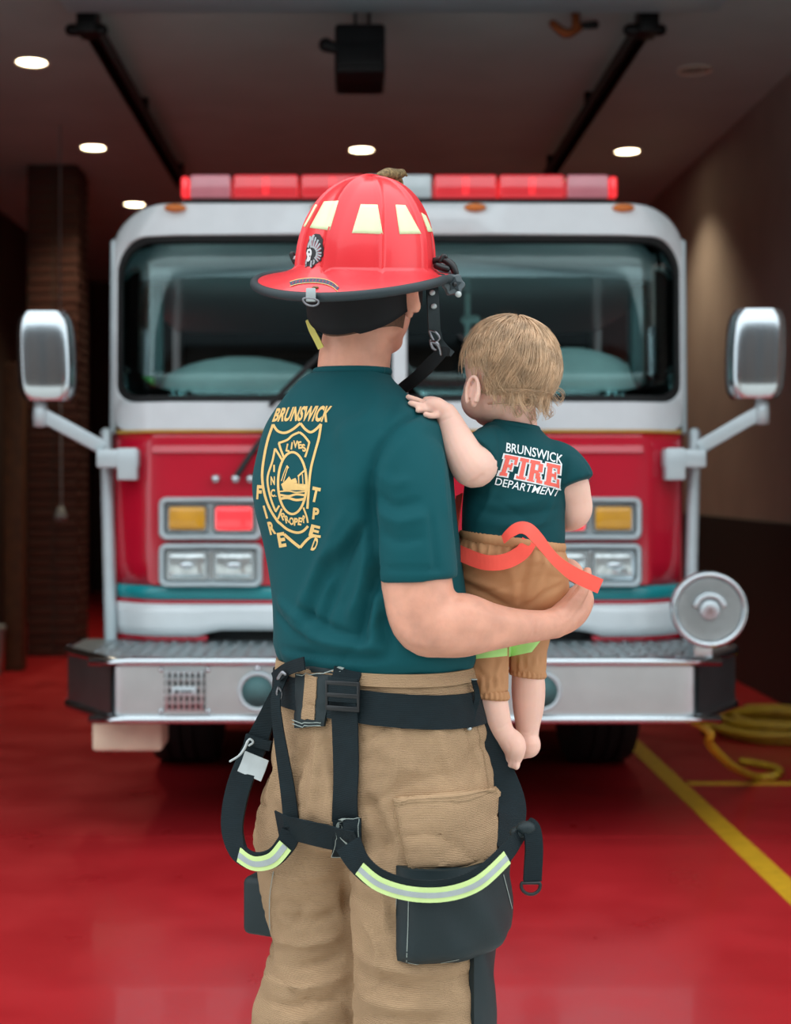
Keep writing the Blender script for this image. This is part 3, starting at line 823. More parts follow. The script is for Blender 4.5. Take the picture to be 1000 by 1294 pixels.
def rr(deg):
    a = math.radians(deg); return Vector((math.sin(a), math.cos(a), 0)), Vector((math.cos(a), -math.sin(a), 0))

def body_ring(row, n=56, e=2.25, grow=0):
    py, cx, Y, a, b, psi = row
    f, r = rr(psi); c = P(cx, py, Y); out = []
    for j in range(n):
        t = 2 * math.pi * j / n
        cu, su = math.cos(t), math.sin(t)
        out.append(c + r * ((a + grow) * math.copysign(abs(cu) ** (2 / e), cu)) + f * ((b + grow) * math.copysign(abs(su) ** (2 / e), su)))
    return out

def body_loft(rows, sub=5, **k):
    return loft([body_ring(x, **k) for x in crom(rows, sub)])

def T4(px, py, Y, r): return tuple(P(px, py, Y)) + (r,)

man = empty('person', (.08, 2.5, 0), 'man seen from behind in dark green shirt and tan bunker trousers, carrying a baby', 'person')

# --- shirt -------------------------------------------------------------
torso_rows = [
    (846, 474, 2.50, .168, .124, 42), (838, 473, 2.50, .186, .134, 42), (822, 471, 2.50, .195, .143, 43), (800, 469, 2.50, .190, .141, 43),
    (750, 464, 2.50, .188, .138, 45), (690, 455, 2.50, .195, .137, 47), (650, 447, 2.50, .203, .138, 48), (610, 443, 2.50, .205, .138, 48), (570, 445, 2.50, .199, .130, 48),
    (540, 444, 2.50, .186, .119, 48), (520, 439, 2.50, .157, .102, 47), (505, 437, 2.50, .130, .091, 46), (490, 437, 2.50, .104, .080, 44), (478, 438, 2.50, .080, .071, 40), (470, 444, 2.50, .068, .066, 36)]
sleeve_r = [T4(492, 575, 2.42, .058), T4(509, 580, 2.385, .067), T4(517, 620, 2.36, .069), T4(522, 665, 2.345, .067), T4(525, 700, 2.34, .0675), T4(527, 733, 2.34, .0685)]
sleeve_l = [T4(400, 575, 2.58, .06), T4(376, 580, 2.62, .064), T4(384, 640, 2.68, .063), T4(402, 700, 2.75, .060)]
shirt = remesh([body_loft(torso_rows), tube(sleeve_r, n=32, capround=False), tube(sleeve_l, n=24, capround=False)], .0065, 6, .6)
tr0 = bvh(shirt)
h0 = lambda *pp: [hit(tr0, x, y, 0)[0] for x, y in pp]
folds(shirt, [
    (h0((554, 516), (520, 526), (492, 548), (475, 580), (469, 615)), .006, -0.0100),       # armhole seam
    (h0((562, 532), (522, 548), (498, 574), (484, 610)), .014, 0.0063),
    (h0((470, 590), (467, 640), (471, 700), (478, 760)), .010, -0.0200),                     # gap between arm and back
    (h0((467, 630), (444, 690), (420, 750), (402, 806)), .011, -0.0112),
    (h0((470, 680), (458, 735), (440, 790)), .010, 0.0125),
    (h0((473, 715), (466, 765), (452, 812)), .009, -0.0137),
    (h0((476, 745), (474, 785), (470, 825)), .009, 0.0125), (h0((482, 770), (488, 800), (495, 828)), .008, -0.0100),
    (h0((463, 645), (435, 682), (405, 712)), .010, 0.0088), (h0((462, 660), (432, 705), (408, 735)), .009, -0.0075),
    (h0((440, 640), (415, 690), (392, 740), (372, 790)), .013, 0.0088), (h0((425, 690), (402, 745), (385, 795)), .009, -0.0075),
    (h0((375, 765), (410, 792), (465, 806)), .008, -0.0100), (h0((360, 780), (398, 806), (455, 818), (500, 818)), .008, 0.0112),
    (h0((350, 755), (378, 782), (415, 802)), .008, 0.0075), (h0((348, 772), (370, 795), (395, 808)), .006, -0.0075),
    (h0((352, 818), (400, 828), (450, 833), (500, 830)), .007, -0.0088),
    (h0((412, 510), (414, 570), (408, 630), (402, 690)), .024, -0.0088),                      # shallow furrow along the spine
    (h0((432, 530), (452, 575), (458, 630)), .030, 0.0100),                                   # shoulder blade
    (h0((500, 500), (490, 525), (478, 552)), .012, -0.0050), (h0((480, 490), (468, 520), (455, 545)), .014, 0.0037),
    (h0((545, 640), (550, 690), (553, 722)), .006, -0.0050), (h0((556, 560), (560, 610), (566, 660)), .008, 0.0037),
    (h0((476, 625), (500, 640), (535, 632)), .008, -0.0063), (h0((477, 645), (505, 660), (545, 650)), .009, 0.0063),
    (h0((480, 672), (505, 684), (540, 678)), .008, -0.0050), (h0((480, 600), (498, 612), (520, 606)), .010, 0.0050),
    (h0((474, 716), (500, 719), (527, 720), (552, 719), (576, 715)), .0030, -0.0035),        # sleeve hem seam
])
v, n = mget(shirt)
d = np.array([noise.noise(Vector((p[0] * 16, p[1] * 16, p[2] * 9))) * .0016 for p in v]); mset(shirt, v + n * d[:, None])
crumple(shirt, (6, 6, 8), .0035, 5, 3, lambda p: min(1, max(.12, (1.26 - p[2]) / .15)))
sh = mko('t_shirt', shirt, 'shirt_teal', man, label='dark green short sleeve shirt')
shirt.transform(Matrix.Translation(-man.location))
TS = bvh(shirt, man.location)
# collar band
cr = [tuple(p) + (.0042,) for p in body_ring((470, 445.5, 2.50, .0655, .0635, 36), n=36, e=2.1)]
mk('collar', tube(cr, n=10, sub=2, closed=True, flat=1.6, ref=(0, 0, 1)), 'shirt_teal', sh)

# --- flat print helpers ------------------------------------------------
def text_mesh(s, bold=.012):
    c = bpy.data.curves.new('t', 'FONT'); c.body = s; c.offset = bold; c.resolution_u = 3
    o = bpy.data.objects.new('t', c); COL.objects.link(o)
    dg = bpy.context.evaluated_depsgraph_get()
    me = bpy.data.meshes.new_from_object(o.evaluated_get(dg))
    v, _ = mget(me); f = [tuple(p.vertices) for p in me.polygons]
    bpy.data.objects.remove(o); bpy.data.curves.remove(c); bpy.data.meshes.remove(me)
    v = v[:, :2]; lo, hi = v.min(0), v.max(0)
    return (v - lo) / (hi - lo), f

def quad_map(q, arch=0):
    """unit square -> quad (bottom left, bottom right, top right, top left) in px"""
    (ax, ay), (bx, by), (cx, cy), (dx, dy) = q
    def m(u, v):
        x = (1 - u) * (1 - v) * ax + u * (1 - v) * bx + u * v * cx + (1 - u) * v * dx
        y = (1 - u) * (1 - v) * ay + u * (1 - v) * by + u * v * cy + (1 - u) * v * dy
        return x, y - arch * 4 * u * (1 - u)
    return m

def word(s, q, tree, off=.0008, arch=0, bold=.012):
    v, f = text_mesh(s, bold); m = quad_map(q, arch)
    return [hit(tree, *m(*p), off)[0] for p in v], f

def letter(s, cx, cy, w, h, ang, tree, off=.0008, bold=.045):
    a = math.radians(ang); ca, sa = math.cos(a), math.sin(a)
    c = lambda u, v: (cx + ca * u * w / 2 + sa * v * h / 2, cy - (-sa * u * w / 2 + ca * v * h / 2))
    return word(s, (c(-1, -1), c(1, -1), c(1, 1), c(-1, 1)), tree, off, 0, bold)

def stroke(pts, w, tree, off=.0008, sub=5, close=False):
    A = crom(list(pts) + ([pts[0]] if close else []), sub) if sub > 1 else np.array(pts, float)
    T = np.gradient(A, axis=0); T /= np.linalg.norm(T, axis=1)[:, None] + 1e-9
    V, F = [], []
    for p, t in zip(A, T):
        nx, ny = -t[1] * w / 2, t[0] * w / 2
        V += [hit(tree, p[0] + nx, p[1] + ny, off)[0], hit(tree, p[0] - nx, p[1] - ny, off)[0]]
    for i in range(len(A) - 1): F.append((2 * i, 2 * i + 1, 2 * i + 3, 2 * i + 2))
    return V, F

def blob(pts, tree, off=.0008, m=6):
    c = (sum(p[0] for p in pts) / len(pts), sum(p[1] for p in pts) / len(pts)); n = len(pts)
    V = [hit(tree, c[0] + (p[0] - c[0]) * k / m, c[1] + (p[1] - c[1]) * k / m, off)[0] for k in range(1, m + 1) for p in pts] + [hit(tree, *c, off)[0]]
    F = [(n * m, i, (i + 1) % n) for i in range(n)]
    for k in range(m - 1):
        F += [(k * n + i, (k + 1) * n + i, (k + 1) * n + (i + 1) % n, k * n + (i + 1) % n) for i in range(n)]
    return V, F

cv = lambda *pp: [(310 + .1624 * x, 500 + .1623 * y) for x, y in pp]
mk('lettering', word('BRUNSWICK', ((344, 533.5), (414, 534), (421.5, 513), (350.5, 516)), TS, arch=1.2, bold=.04), 'print_gold', sh, label='gold lettering across the upper back')
emb = [
    stroke(cv((220, 225), (255, 275), (310, 290), (370, 265), (432, 215)), 3.2, TS), stroke(cv((432, 215), (470, 262), (510, 285), (550, 265), (592, 222)), 3.2, TS),
    stroke(cv((592, 222), (575, 330), (545, 440), (515, 560), (500, 680), (492, 800), (486, 880)), 3.0, TS),
    stroke(cv((220, 225), (180, 340), (150, 480), (135, 620), (150, 750), (190, 870), (250, 970), (275, 995)), 3.2, TS),
    stroke(cv((265, 985), (330, 1040), (400, 1065), (450, 1055), (492, 1015)), 3.2, TS),
    stroke(cv((305, 1078), (370, 1135), (430, 1183)), 3.8, TS), stroke(cv((430, 1183), (480, 1125), (525, 1095), (590, 1098)), 3.4, TS),
    stroke(cv((305, 485), (280, 420), (265, 370)), 2.8, TS), stroke(cv((262, 370), (330, 345), (370, 310), (425, 285)), 2.8, TS), stroke(cv((425, 285), (460, 312), (502, 365)), 2.8, TS),
    stroke(cv((502, 362), (485, 430), (468, 480)), 2.4, TS),
    stroke(cv((292, 505), (262, 455), (235, 412)), 2.6, TS), stroke(cv((235, 412), (215, 510), (180, 620), (180, 700), (205, 810), (238, 895)), 2.6, TS),
    stroke(cv((268, 855), (238, 905)), 2.4, TS, sub=1), stroke(cv((288, 880), (258, 960)), 2.4, TS, sub=1),
    stroke(cv((455, 870), (480, 940), (490, 990)), 2.2, TS),
    stroke([(370 + 18 * math.cos(t), 610.5 + 39 * math.sin(t)) for t in np.linspace(0, 2 * math.pi, 28)], 3.0, TS, sub=2),
    blob(cv((282, 690), (318, 660), (345, 628), (360, 655), (395, 640), (415, 690), (475, 690), (478, 738), (300, 738)), TS),
    stroke(cv((284, 665), (305, 600), (330, 545)), 1.2, TS), stroke(cv((300, 670), (318, 610), (334, 560)), 1.2, TS), stroke(cv((325, 545), (340, 565)), 2.0, TS, sub=1),
    stroke(cv((475, 690), (470, 610), (463, 548)), 1.5, TS), stroke(cv((412, 630), (445, 600), (478, 570)), 2.2, TS), stroke(cv((420, 690), (418, 630)), 1.4, TS, sub=1), stroke(cv((452, 690), (448, 610)), 1.2, TS, sub=1),
    stroke(cv((268, 746), (340, 742), (400, 752), (475, 744)), 1.8, TS), stroke(cv((275, 772), (340, 782), (400, 768), (472, 776)), 2.8, TS), stroke(cv((268, 805), (330, 795), (400, 812), (472, 802)), 3.2, TS),
]
mk('emblem_print', cat_vf(*emb), 'print_gold', sh, label='gold fire department emblem on the back')
def letters(rows, lab): mk('lettering', cat_vf(*[letter(*x, TS) for x in rows]), 'print_gold', sh, label=lab)
letters([('L', 364.7, 566, 5, 10, 12), ('I', 369.3, 563.5, 2, 9.5, 8), ('V', 374, 561.5, 6, 9.5, 2), ('E', 379.6, 562.5, 5, 9.5, -8), ('S', 384.5, 566, 5, 10, -14)], 'small gold word arched over the round picture')
letters([('I', 347, 592, 2.2, 9, 0), ('N', 345.3, 607.5, 5.5, 11, 0), ('C', 345.5, 623, 5.5, 10, 0), ('.', 349.3, 627, 1.6, 1.6, 0)], 'small gold letters stacked beside the round picture')
letters([('P', 358.6, 652.5, 5.5, 9.5, -22), ('R', 363.4, 656, 5.5, 10, -14), ('O', 369, 658.5, 6, 10, -6), ('P', 374.6, 659.3, 5, 10, 2), ('E', 379.6, 658.7, 4.6, 10, 8), ('R', 384.3, 656, 4.5, 9.5, 15)], 'small gold word curved below the round picture')
letters([('F', 328.2, 622, 6.5, 18, 4), ('I', 336, 647, 2.6, 17, -16), ('R', 344, 667, 8, 17, -14), ('E', 356.5, 682, 9.5, 19, -10)], 'gold letters running down the outer side of the emblem')
letters([('T', 399, 625, 10.5, 19, 12), ('P', 399.5, 649, 8, 15, 6), ('E', 398, 671, 12, 15, 14), ('D', 398.5, 688, 6, 17, 20)], 'gold letters running up the spine side of the emblem')

# --- body --------------------------------------------------------------
def head_parts(c, yaw, s, baby=False, pitch=0, roll=0):
    f, r = rr(yaw); u = Vector((0, 0, 1))
    q = Matrix.Rotation(math.radians(pitch), 3, r); f = q @ f; u = q @ u
    q = Matrix.Rotation(math.radians(roll), 3, f); r = q @ r; u = q @ u
    B = (f, r, u); at = lambda a, b, d: c + (f * a + r * b + u * d) * s
    if not baby:
        ps = [ellipsoid(at(-.004, 0, .012), (.098 * s, .078 * s, .092 * s), B, 32, 20), ellipsoid(at(.035, 0, -.050), (.062 * s, .063 * s, .078 * s), B, 28, 18),
              ellipsoid(at(.052, 0, -.104), (.040 * s, .040 * s, .026 * s), B), ellipsoid(at(.02, 0, -.075), (.060 * s, .064 * s, .045 * s), B),
              tube([tuple(at(.092, 0, -.012)) + (.009 * s,), tuple(at(.108, 0, -.038)) + (.012 * s,), tuple(at(.106, 0, -.050)) + (.014 * s,)], n=10, sub=3),
              ellipsoid(at(.091, 0, -.078), (.012 * s, .024 * s, .008 * s), B), ellipsoid(at(.088, .03, .012), (.012 * s, .022 * s, .007 * s), B), ellipsoid(at(.088, -.03, .012), (.012 * s, .022 * s, .007 * s), B)]
    else:
        ps = [ellipsoid(at(-.006, 0, .012), (.084 * s, .072 * s, .078 * s), B, 32, 20), ellipsoid(at(.022, 0, -.035), (.060 * s, .064 * s, .055 * s), B, 28, 18),
              ellipsoid(at(.034, .030, -.050), (.036 * s, .034 * s, .034 * s), B), ellipsoid(at(.034, -.030, -.050), (.036 * s, .034 * s, .034 * s), B),
              ellipsoid(at(.050, 0, -.072), (.022 * s, .026 * s, .018 * s), B), ellipsoid(at(.084, 0, -.030), (.012 * s, .011 * s, .009 * s), B), ellipsoid(at(.078, 0, -.053), (.009 * s, .015 * s, .006 * s), B)]
    return ps, at, B

def ear(at, B, s, side, c0, h, tilt=.35, out=.5):
    """outer ear: a shallow dish with a rolled rim, standing off the head"""
    f, r, u = B; c = at(*c0); o = r * side
    n = (o * math.cos(out) + f * (math.sin(out) * .6)).normalized()        # dish looks out and forward
    back = (-f * math.cos(out) + o * math.sin(out)).normalized()
    up = (u * math.cos(tilt * .6) - f * math.sin(tilt * .6)).normalized()
    rim = []
    for t in np.linspace(-2.0, 2.6, 14):                                     # from the front top around the back to the lobe
        k = 1 - .22 * max(0, math.sin(-t)) if t < 0 else 1
        rim.append(tuple(c + up * (h * .50 * math.cos(t - .3)) + back * (h * .30 * math.sin(t - .3 + .0)) + n * (h * .10)) + (h * (.075 if t < 2 else .105),))
    dish = ellipsoid(c - n * (h * .05), (h * .46, h * .28, h * .06), (up, back, n), 16, 10)
    hx_ = ellipsoid(c + back * (h * .05) + n * (h * .02), (h * .20, h * .05, h * .06), (up, back, n), 12, 8)
    lobe = ellipsoid(c - up * h * .40 + back * h * .02, (h * .16, h * .13, h * .09), (up, back, n), 12, 8)
    return [tube(rim, n=8, sub=3), dish, lobe, hx_]

hc = P(462, 352, 2.475)
hp, hat, HB = head_parts(hc, 32, 1.0)
ears = ear(hat, HB, 1, 1, (-.008, .088, -.040), .068, out=1.0) + ear(hat, HB, 1, -1, (-.004, -.080, -.046), .062, out=.5)
def finger(pts, r0, r1): 
    n = len(pts); return tube([tuple(p) + (r0 + (r1 - r0) * i / (n - 1),) for i, p in enumerate(pts)], n=12, sub=4)
arm = [T4(512, 600, 2.37, .050), T4(522, 660, 2.345, .056), T4(526, 710, 2.34, .0565), T4(527, 738, 2.34, .0590), T4(537, 782, 2.335, .0575), T4(556, 789, 2.335, .0545), T4(590, 790, 2.345, .0525),
       T4(622, 792, 2.362, .0400), T4(655, 792, 2.385, .0305), T4(688, 790, 2.415, .0258), T4(702, 787, 2.43, .027)]
palm = [T4(696, 789, 2.425, .0245), T4(710, 783, 2.44, .0285), T4(722, 772, 2.462, .0315), T4(732, 757, 2.485, .028), T4(735, 750, 2.495, .021)]
fingers = [finger([P(726 + 2 * k, 770 - 7 * k, 2.49 + .012 * k), P(737 - k, 752 - 8 * k, 2.52 + .016 * k), P(729 - 2 * k, 733 - 7 * k, 2.56 + .016 * k), P(712 - 3 * k, 728 - 6 * k, 2.60 + .012 * k)], .0105, .0080) for k in range(4)]
thumb = [finger([P(714, 774, 2.435), P(730, 756, 2.435), P(739, 740, 2.44), P(742.5, 722, 2.45)], .0155, .0088)]
larm = [T4(385, 600, 2.62, .048), T4(398, 690, 2.74, .046), T4(412, 745, 2.84, .044), T4(470, 760, 2.88, .038), T4(560, 740, 2.82, .030), T4(585, 735, 2.80, .027)]
lpalm = [T4(585, 735, 2.80, .026), T4(610, 728, 2.775, .032), T4(628, 722, 2.76, .028)]
lfing = [finger([P(624, 712 + 8 * k, 2.765), P(645, 710 + 8 * k, 2.735), P(660, 708 + 9 * k, 2.70), P(664, 706 + 9 * k, 2.675)], .0100, .0078) for k in range(4)] + [finger([P(600, 712, 2.775), P(615, 698, 2.75), P(628, 690, 2.72)], .013, .009)]
neck = [T4(440, 520, 2.50, .070), T4(446, 480, 2.50, .0645), T4(448, 455, 2.495, .0635), T4(453, 425, 2.49, .062), T4(459, 390, 2.48, .060)]
inner_torso = body_loft([(r[0], r[1], r[2], max(.02, r[3] - .030), max(.02, r[4] - .028), r[5]) for r in torso_rows[1:12]] , sub=3)
legr = [(535, 960, 2.44, .10), (532, 1040, 2.42, .095), (528, 1180, 2.42, .080), (532, 1300, 2.42, .068), (536, 1400, 2.43, .060), (538, 1540, 2.43, .045), (540, 1590, 2.43, .04)]
legl = [(430, 960, 2.55, .10), (410, 1040, 2.58, .09), (414, 1180, 2.58, .078), (408, 1300, 2.58, .068), (405, 1380, 2.58, .060), (404, 1480, 2.585, .045), (404, 1530, 2.585, .04)]
pelvis = body_loft([(830, 473, 2.50, .15, .10, 42), (900, 479, 2.50, .155, .11, 42), (980, 481, 2.50, .16, .115, 42), (1030, 478, 2.5, .12, .09, 42)], 3)
body = remesh(hp + ears + [tube(neck, n=24), tube(arm, n=22), tube(palm, n=16, flat=.95), tube(larm, n=18), tube(lpalm, n=14), inner_torso, pelvis,
               tube([T4(*x) for x in legr], n=18), tube([T4(*x) for x in legl], n=18)] + fingers + thumb + lfing, .0042, 4, .5)
tb = bvh(body); hb = lambda *pp: [hit(tb, x, y, 0)[0] for x, y in pp]
folds(body, [(hb((510, 800), (528, 812), (545, 812)), .012, .003), (hb((560, 748), (590, 768), (625, 780), (660, 785)), .010, .0022), (hb((570, 808), (610, 806), (650, 800)), .012, -.002),
             (hb((672, 776), (676, 792), (673, 806)), .003, -.0012), (hb((575, 742), (580, 755), (585, 762)), .006, -.003), (hb((700, 790), (718, 782), (729, 768)), .004, .0016), (hb((712, 764), (724, 750), (733, 742)), .003, -.003), (hb((722, 786), (733, 772), (741, 757)), .004, -.002), (hb((727, 752), (736, 754), (744, 752)), .002, -.0015), (hb((736, 730), (742, 731), (748, 729)), .0018, -.0012), (hb((690, 778), (700, 781), (708, 776)), .003, -.0012)])
body.transform(Matrix.Translation(-man.location))
bod = mko('body', body, 'skin_adult', man)
for sd in (-1, 1):
    mk('eye', ellipsoid(hat(.084, sd * .031, -.012), (.012, .013, .011), HB, 14, 10), 'eye_white', man)
# thumb nail
tn = P(743.5, 719, 2.494)
# cropped hair at the nape
nape = []
for i in range(9):
    row = []
    for j in range(25):
        th = math.radians(-105 + 210 * j / 24)         # around the back of the head
        zz = .04 - .128 * i / 8
        rr_ = math.sqrt(max(.05, 1 - ((zz - .012) / .094) ** 2)) if zz > -.02 else 1.0 - max(0, -.02 - zz) * 2.2
        p = hat(-.004 - .100 * math.cos(th) * rr_ * (1 if zz > -.02 else .98), .0795 * math.sin(th) * rr_, zz - .02 * (math.cos(th) ** 2) * (i / 8))
        row.append(p)
    nape.append(row)
V = [p for r in nape for p in r]; F = [(i * 25 + j, i * 25 + j + 1, (i + 1) * 25 + j + 1, (i + 1) * 25 + j) for i in range(8) for j in range(24)]
mk('hair', (V, F), 'hair_brown', man, label='short brown hair cropped at the nape')

# --- trousers ----------------------------------------------------------
hip_rows = [(834, 472, 2.50, .184, .130, 42), (850, 473, 2.50, .188, .134, 42), (870, 475, 2.50, .192, .139, 42), (900, 478, 2.50, .196, .146, 42), (930, 480, 2.50, .203, .153, 42), (960, 481, 2.50, .209, .158, 42),
            (1000, 481, 2.50, .212, .160, 42), (1035, 480, 2.50, .200, .152, 42), (1065, 478, 2.5, .17, .12, 42)]
tleg_r = [T4(528, 985, 2.44, .125), T4(531, 1035, 2.425, .130), T4(531, 1090, 2.42, .127), T4(531, 1150, 2.42, .120), T4(531, 1205, 2.42, .116), T4(532, 1250, 2.42, .117), T4(535, 1300, 2.42, .119), T4(538, 1400, 2.43, .112), T4(540, 1500, 2.43, .11), T4(541, 1570, 2.43, .105)]
tleg_l = [T4(425, 985, 2.55, .115), T4(410, 1035, 2.57, .122), T4(405, 1080, 2.58, .122), T4(409, 1130, 2.58, .113), T4(419, 1180, 2.58, .108), T4(416, 1220, 2.58, .114), T4(408, 1262, 2.58, .119), T4(404, 1300, 2.58, .124), T4(402, 1380, 2.585, .114), T4(402, 1510, 2.585, .105)]
tro = remesh([body_loft(hip_rows), tube(tleg_r, n=32, capround=False), tube(tleg_l, n=32, capround=False)], .0065, 5, .6)
t0 = bvh(tro); hq = lambda *pp: [hit(t0, x, y, 0)[0] for x, y in pp]
folds(tro, [
    (hq((408, 905), (418, 960), (428, 1020), (434, 1078), (440, 1140), (446, 1200), (448, 1270)), 0.0090, -0.0145),
    (hq((470, 930), (500, 960), (530, 975)), 0.0165, 0.0072), (hq((460, 1000), (480, 1040), (492, 1090)), 0.0105, -0.0116),
    (hq((500, 905), (505, 950), (500, 990)), 0.0075, 0.0058), (hq((548, 900), (560, 950), (575, 990)), 0.0090, 0.0058), (hq((585, 905), (598, 945), (608, 985)), 0.0075, -0.0058),
    (hq((385, 930), (372, 990), (362, 1040)), 0.0105, -0.0101), (hq((352, 905), (350, 960), (340, 1010)), 0.0105, 0.0087), (hq((400, 925), (398, 990), (392, 1040)), 0.0105, 0.0087),
    (hq((330, 1095), (380, 1110), (428, 1100)), 0.0090, 0.0072), (hq((345, 1150), (390, 1165), (435, 1150)), 0.0097, -0.0087), (hq((345, 1185), (390, 1192), (436, 1180)), 0.0090, 0.0116),
    (hq((338, 1210), (385, 1222), (440, 1204)), 0.0083, -0.0116), (hq((332, 1235), (380, 1248), (444, 1230)), 0.0090, 0.0130), (hq((328, 1258), (370, 1272), (440, 1258)), 0.0075, -0.0101), (hq((322, 1280), (380, 1290), (446, 1275)), 0.0090, 0.0101),
    (hq((448, 1130), (490, 1150), (500, 1190)), 0.0105, -0.0087), (hq((446, 1195), (500, 1225), (590, 1215)), 0.0105, 0.0101), (hq((450, 1222), (510, 1250), (600, 1238)), 0.0090, -0.0116),
    (hq((450, 1250), (500, 1272), (580, 1268)), 0.0097, 0.0101), (hq((448, 1278), (520, 1296), (600, 1285)), 0.0090, -0.0087), (hq((455, 1160), (475, 1190), (480, 1230)), 0.0075, 0.0072),
    (hq((520, 1105), (530, 1130), (560, 1140)), 0.0075, -0.0058), (hq((470, 1080), (482, 1120), (486, 1170)), 0.0075, 0.0072),
])
v, n = mget(tro)
d = np.array([noise.noise(Vector((p[0] * 9, p[1] * 9, p[2] * 16))) * .0045 + noise.noise(Vector((p[0] * 22, p[1] * 22, p[2] * 40))) * .0018 for p in v])
mset(tro, v + n * d[:, None])
crumple(tro, (7, 7, 13), .0050, 5, 0)
crumple(tro, (13, 13, 24), .0022, 4, 7)
tro.transform(Matrix.Translation(-man.location))
trs = mko('bunker_trousers', tro, 'bunker_tan', man, label='tan bunker trousers')
TT = bvh(tro, man.location)

def patch(q, tree, nu, nv, off, thick, edge=None, puff=0, wob=0):
    """cloth panel laid on a surface: quad of px corners (bottom left, bottom right, top right, top left)"""
    m = quad_map(q); V, F = [], []; N = []
    for i in range(nu + 1):
        for j in range(nv + 1):
            u, w = i / nu, j / nv
            x, y = m(u, w); t = P(x, y, 1.0) - CP
            if i > 1 and tree.ray_cast(CP, t.normalized())[0] is None:
                a, b = V[len(V) - (nv + 1)], V[len(V) - 2 * (nv + 1)]; L = max(.004, (a - b).length)
                p = a + Vector((-.15, 1, 0)).normalized() * min(L, .02); nn = (N[len(N) - (nv + 1)] + Vector((.35, .3, 0))).normalized()
            else:
                p, nn = hit(tree, x, y, 0)
            V.append(p); N.append(nn)
    av = sum(N, Vector()).normalized()
    V0 = V; k = (nu + 1) * (nv + 1)
    front = []; back = []
    for idx, p in enumerate(V0):
        u, w = (idx // (nv + 1)) / nu, (idx % (nv + 1)) / nv
        nn = (N[idx] * .6 + av * .4).normalized()
        e = min(1, 8 * min(u, 1 - u, w, 1 - w) + .25) if edge is None else edge(u, w)
        front.append(p + nn * (off + thick * e + puff * 16 * u * (1 - u) * w * (1 - w) + wob * math.sin(u * 9) * math.sin(w * 7)))
        back.append(p + nn * (off - .004))
    V = front + back; m1 = nv + 1
    for i in range(nu):
        for j in range(nv):
            q4 = (i * m1 + j, (i + 1) * m1 + j, (i + 1) * m1 + j + 1, i * m1 + j + 1)
            F.append(q4); F.append(tuple(k + t for t in reversed(q4)))
    for i in range(nu):
        for j in (0, nv):
            q4 = (i * m1 + j, k + i * m1 + j, k + (i + 1) * m1 + j, (i + 1) * m1 + j); F.append(q4 if j == 0 else tuple(reversed(q4)))
    for j in range(nv):
        for i in (0, nu):
            q4 = (i * m1 + j, i * m1 + j + 1, k + i * m1 + j + 1, k + i * m1 + j); F.append(q4 if i == 0 else tuple(reversed(q4)))
    return V, F

def stitch(pts, tree, off, parent, w=1.0, m='thread_pale', nm='stitching'):
    return mk(nm, stroke(pts, w, tree, off), m, parent)

# waist belt
def bandring(py0, py1, grow, thick):
    rows = []
    def row(py):
        A = np.array(hip_rows); return [np.interp(py, A[:, 0], A[:, k]) for k in range(6)]
    o = [body_ring(row(py0), grow=grow + thick), body_ring(row(py1), grow=grow + thick), body_ring(row(py1), grow=grow), body_ring(row(py0), grow=grow)]
    n = len(o[0]); V = [p for r in o for p in r]; F = []
    for i in range(4):
        a, b = i * n, ((i + 1) % 4) * n
        for j in range(n): F.append((a + j, a + (j + 1) % n, b + (j + 1) % n, b + j))
    return V, F
# tilt the belt: lower toward the wearer's right hip
bv_, bf_ = bandring(855, 894, .004, .004)
bv_ = [Vector((p.x, p.y, p.z - .06 * (p.x - .0))) for p in bv_]
belt = mk('belt', (bv_, bf_), 'webbing_black', trs, auto=40, label='black webbing waist belt')
wv_, wf_ = bandring(836, 851, .0015, .004)
mk('waistband', (wv_, wf_), 'bunker_tan', trs, auto=40)
mk('waist_trim', patch(((362, 849), (424, 852), (424, 840), (364, 838)), TT, 10, 4, .006, .002), 'pocket_black', trs, auto=40)
TB = BVHTree.FromPolygons([tuple(p) for p in cat_vf((bv_, bf_))[0]], bf_)
# back tab
mk('back_tab', patch(((378, 920), (415, 917), (424, 853), (379, 851)), TT, 8, 12, .010, .003), 'pocket_black', trs, auto=40)
mk('tab_tape', patch(((389, 908), (404, 910), (408, 855), (394, 853)), TT, 4, 10, .0145, .001), 'bunker_tan', trs, auto=40)
stitch([(378, 912), (398, 914), (414, 911)], TT, .0145, trs, 1.2); stitch([(378, 916), (398, 918), (414, 915)], TT, .0145, trs, 1.2)
stitch([(382, 852), (400, 853), (440, 849)], TT, .0145, trs, 1.2)
# pockets
mk('rear_pocket', patch(((516, 1098), (620, 1090), (629, 996), (497, 1008)), TT, 22, 20, .003, .013, edge=lambda u, w: min(1, 22 * min(u, 1 - u, w, 1 - w) + .55), wob=.002), 'bunker_tan', trs, auto=50, label='tan patch pocket on the seat')
stitch([(500, 1012), (560, 1010), (618, 1001)], TT, .0172, trs, .9, 'thread_tan'); stitch([(500, 1015.5), (560, 1013.5), (618, 1005)], TT, .0172, trs, .9, 'thread_tan'); stitch([(520, 1094), (560, 1095), (616, 1086)], TT, .0172, trs, .9, 'thread_tan')
stitch([(502, 1020), (508, 1055), (519, 1092)], TT, .0172, trs, .8, 'thread_tan')
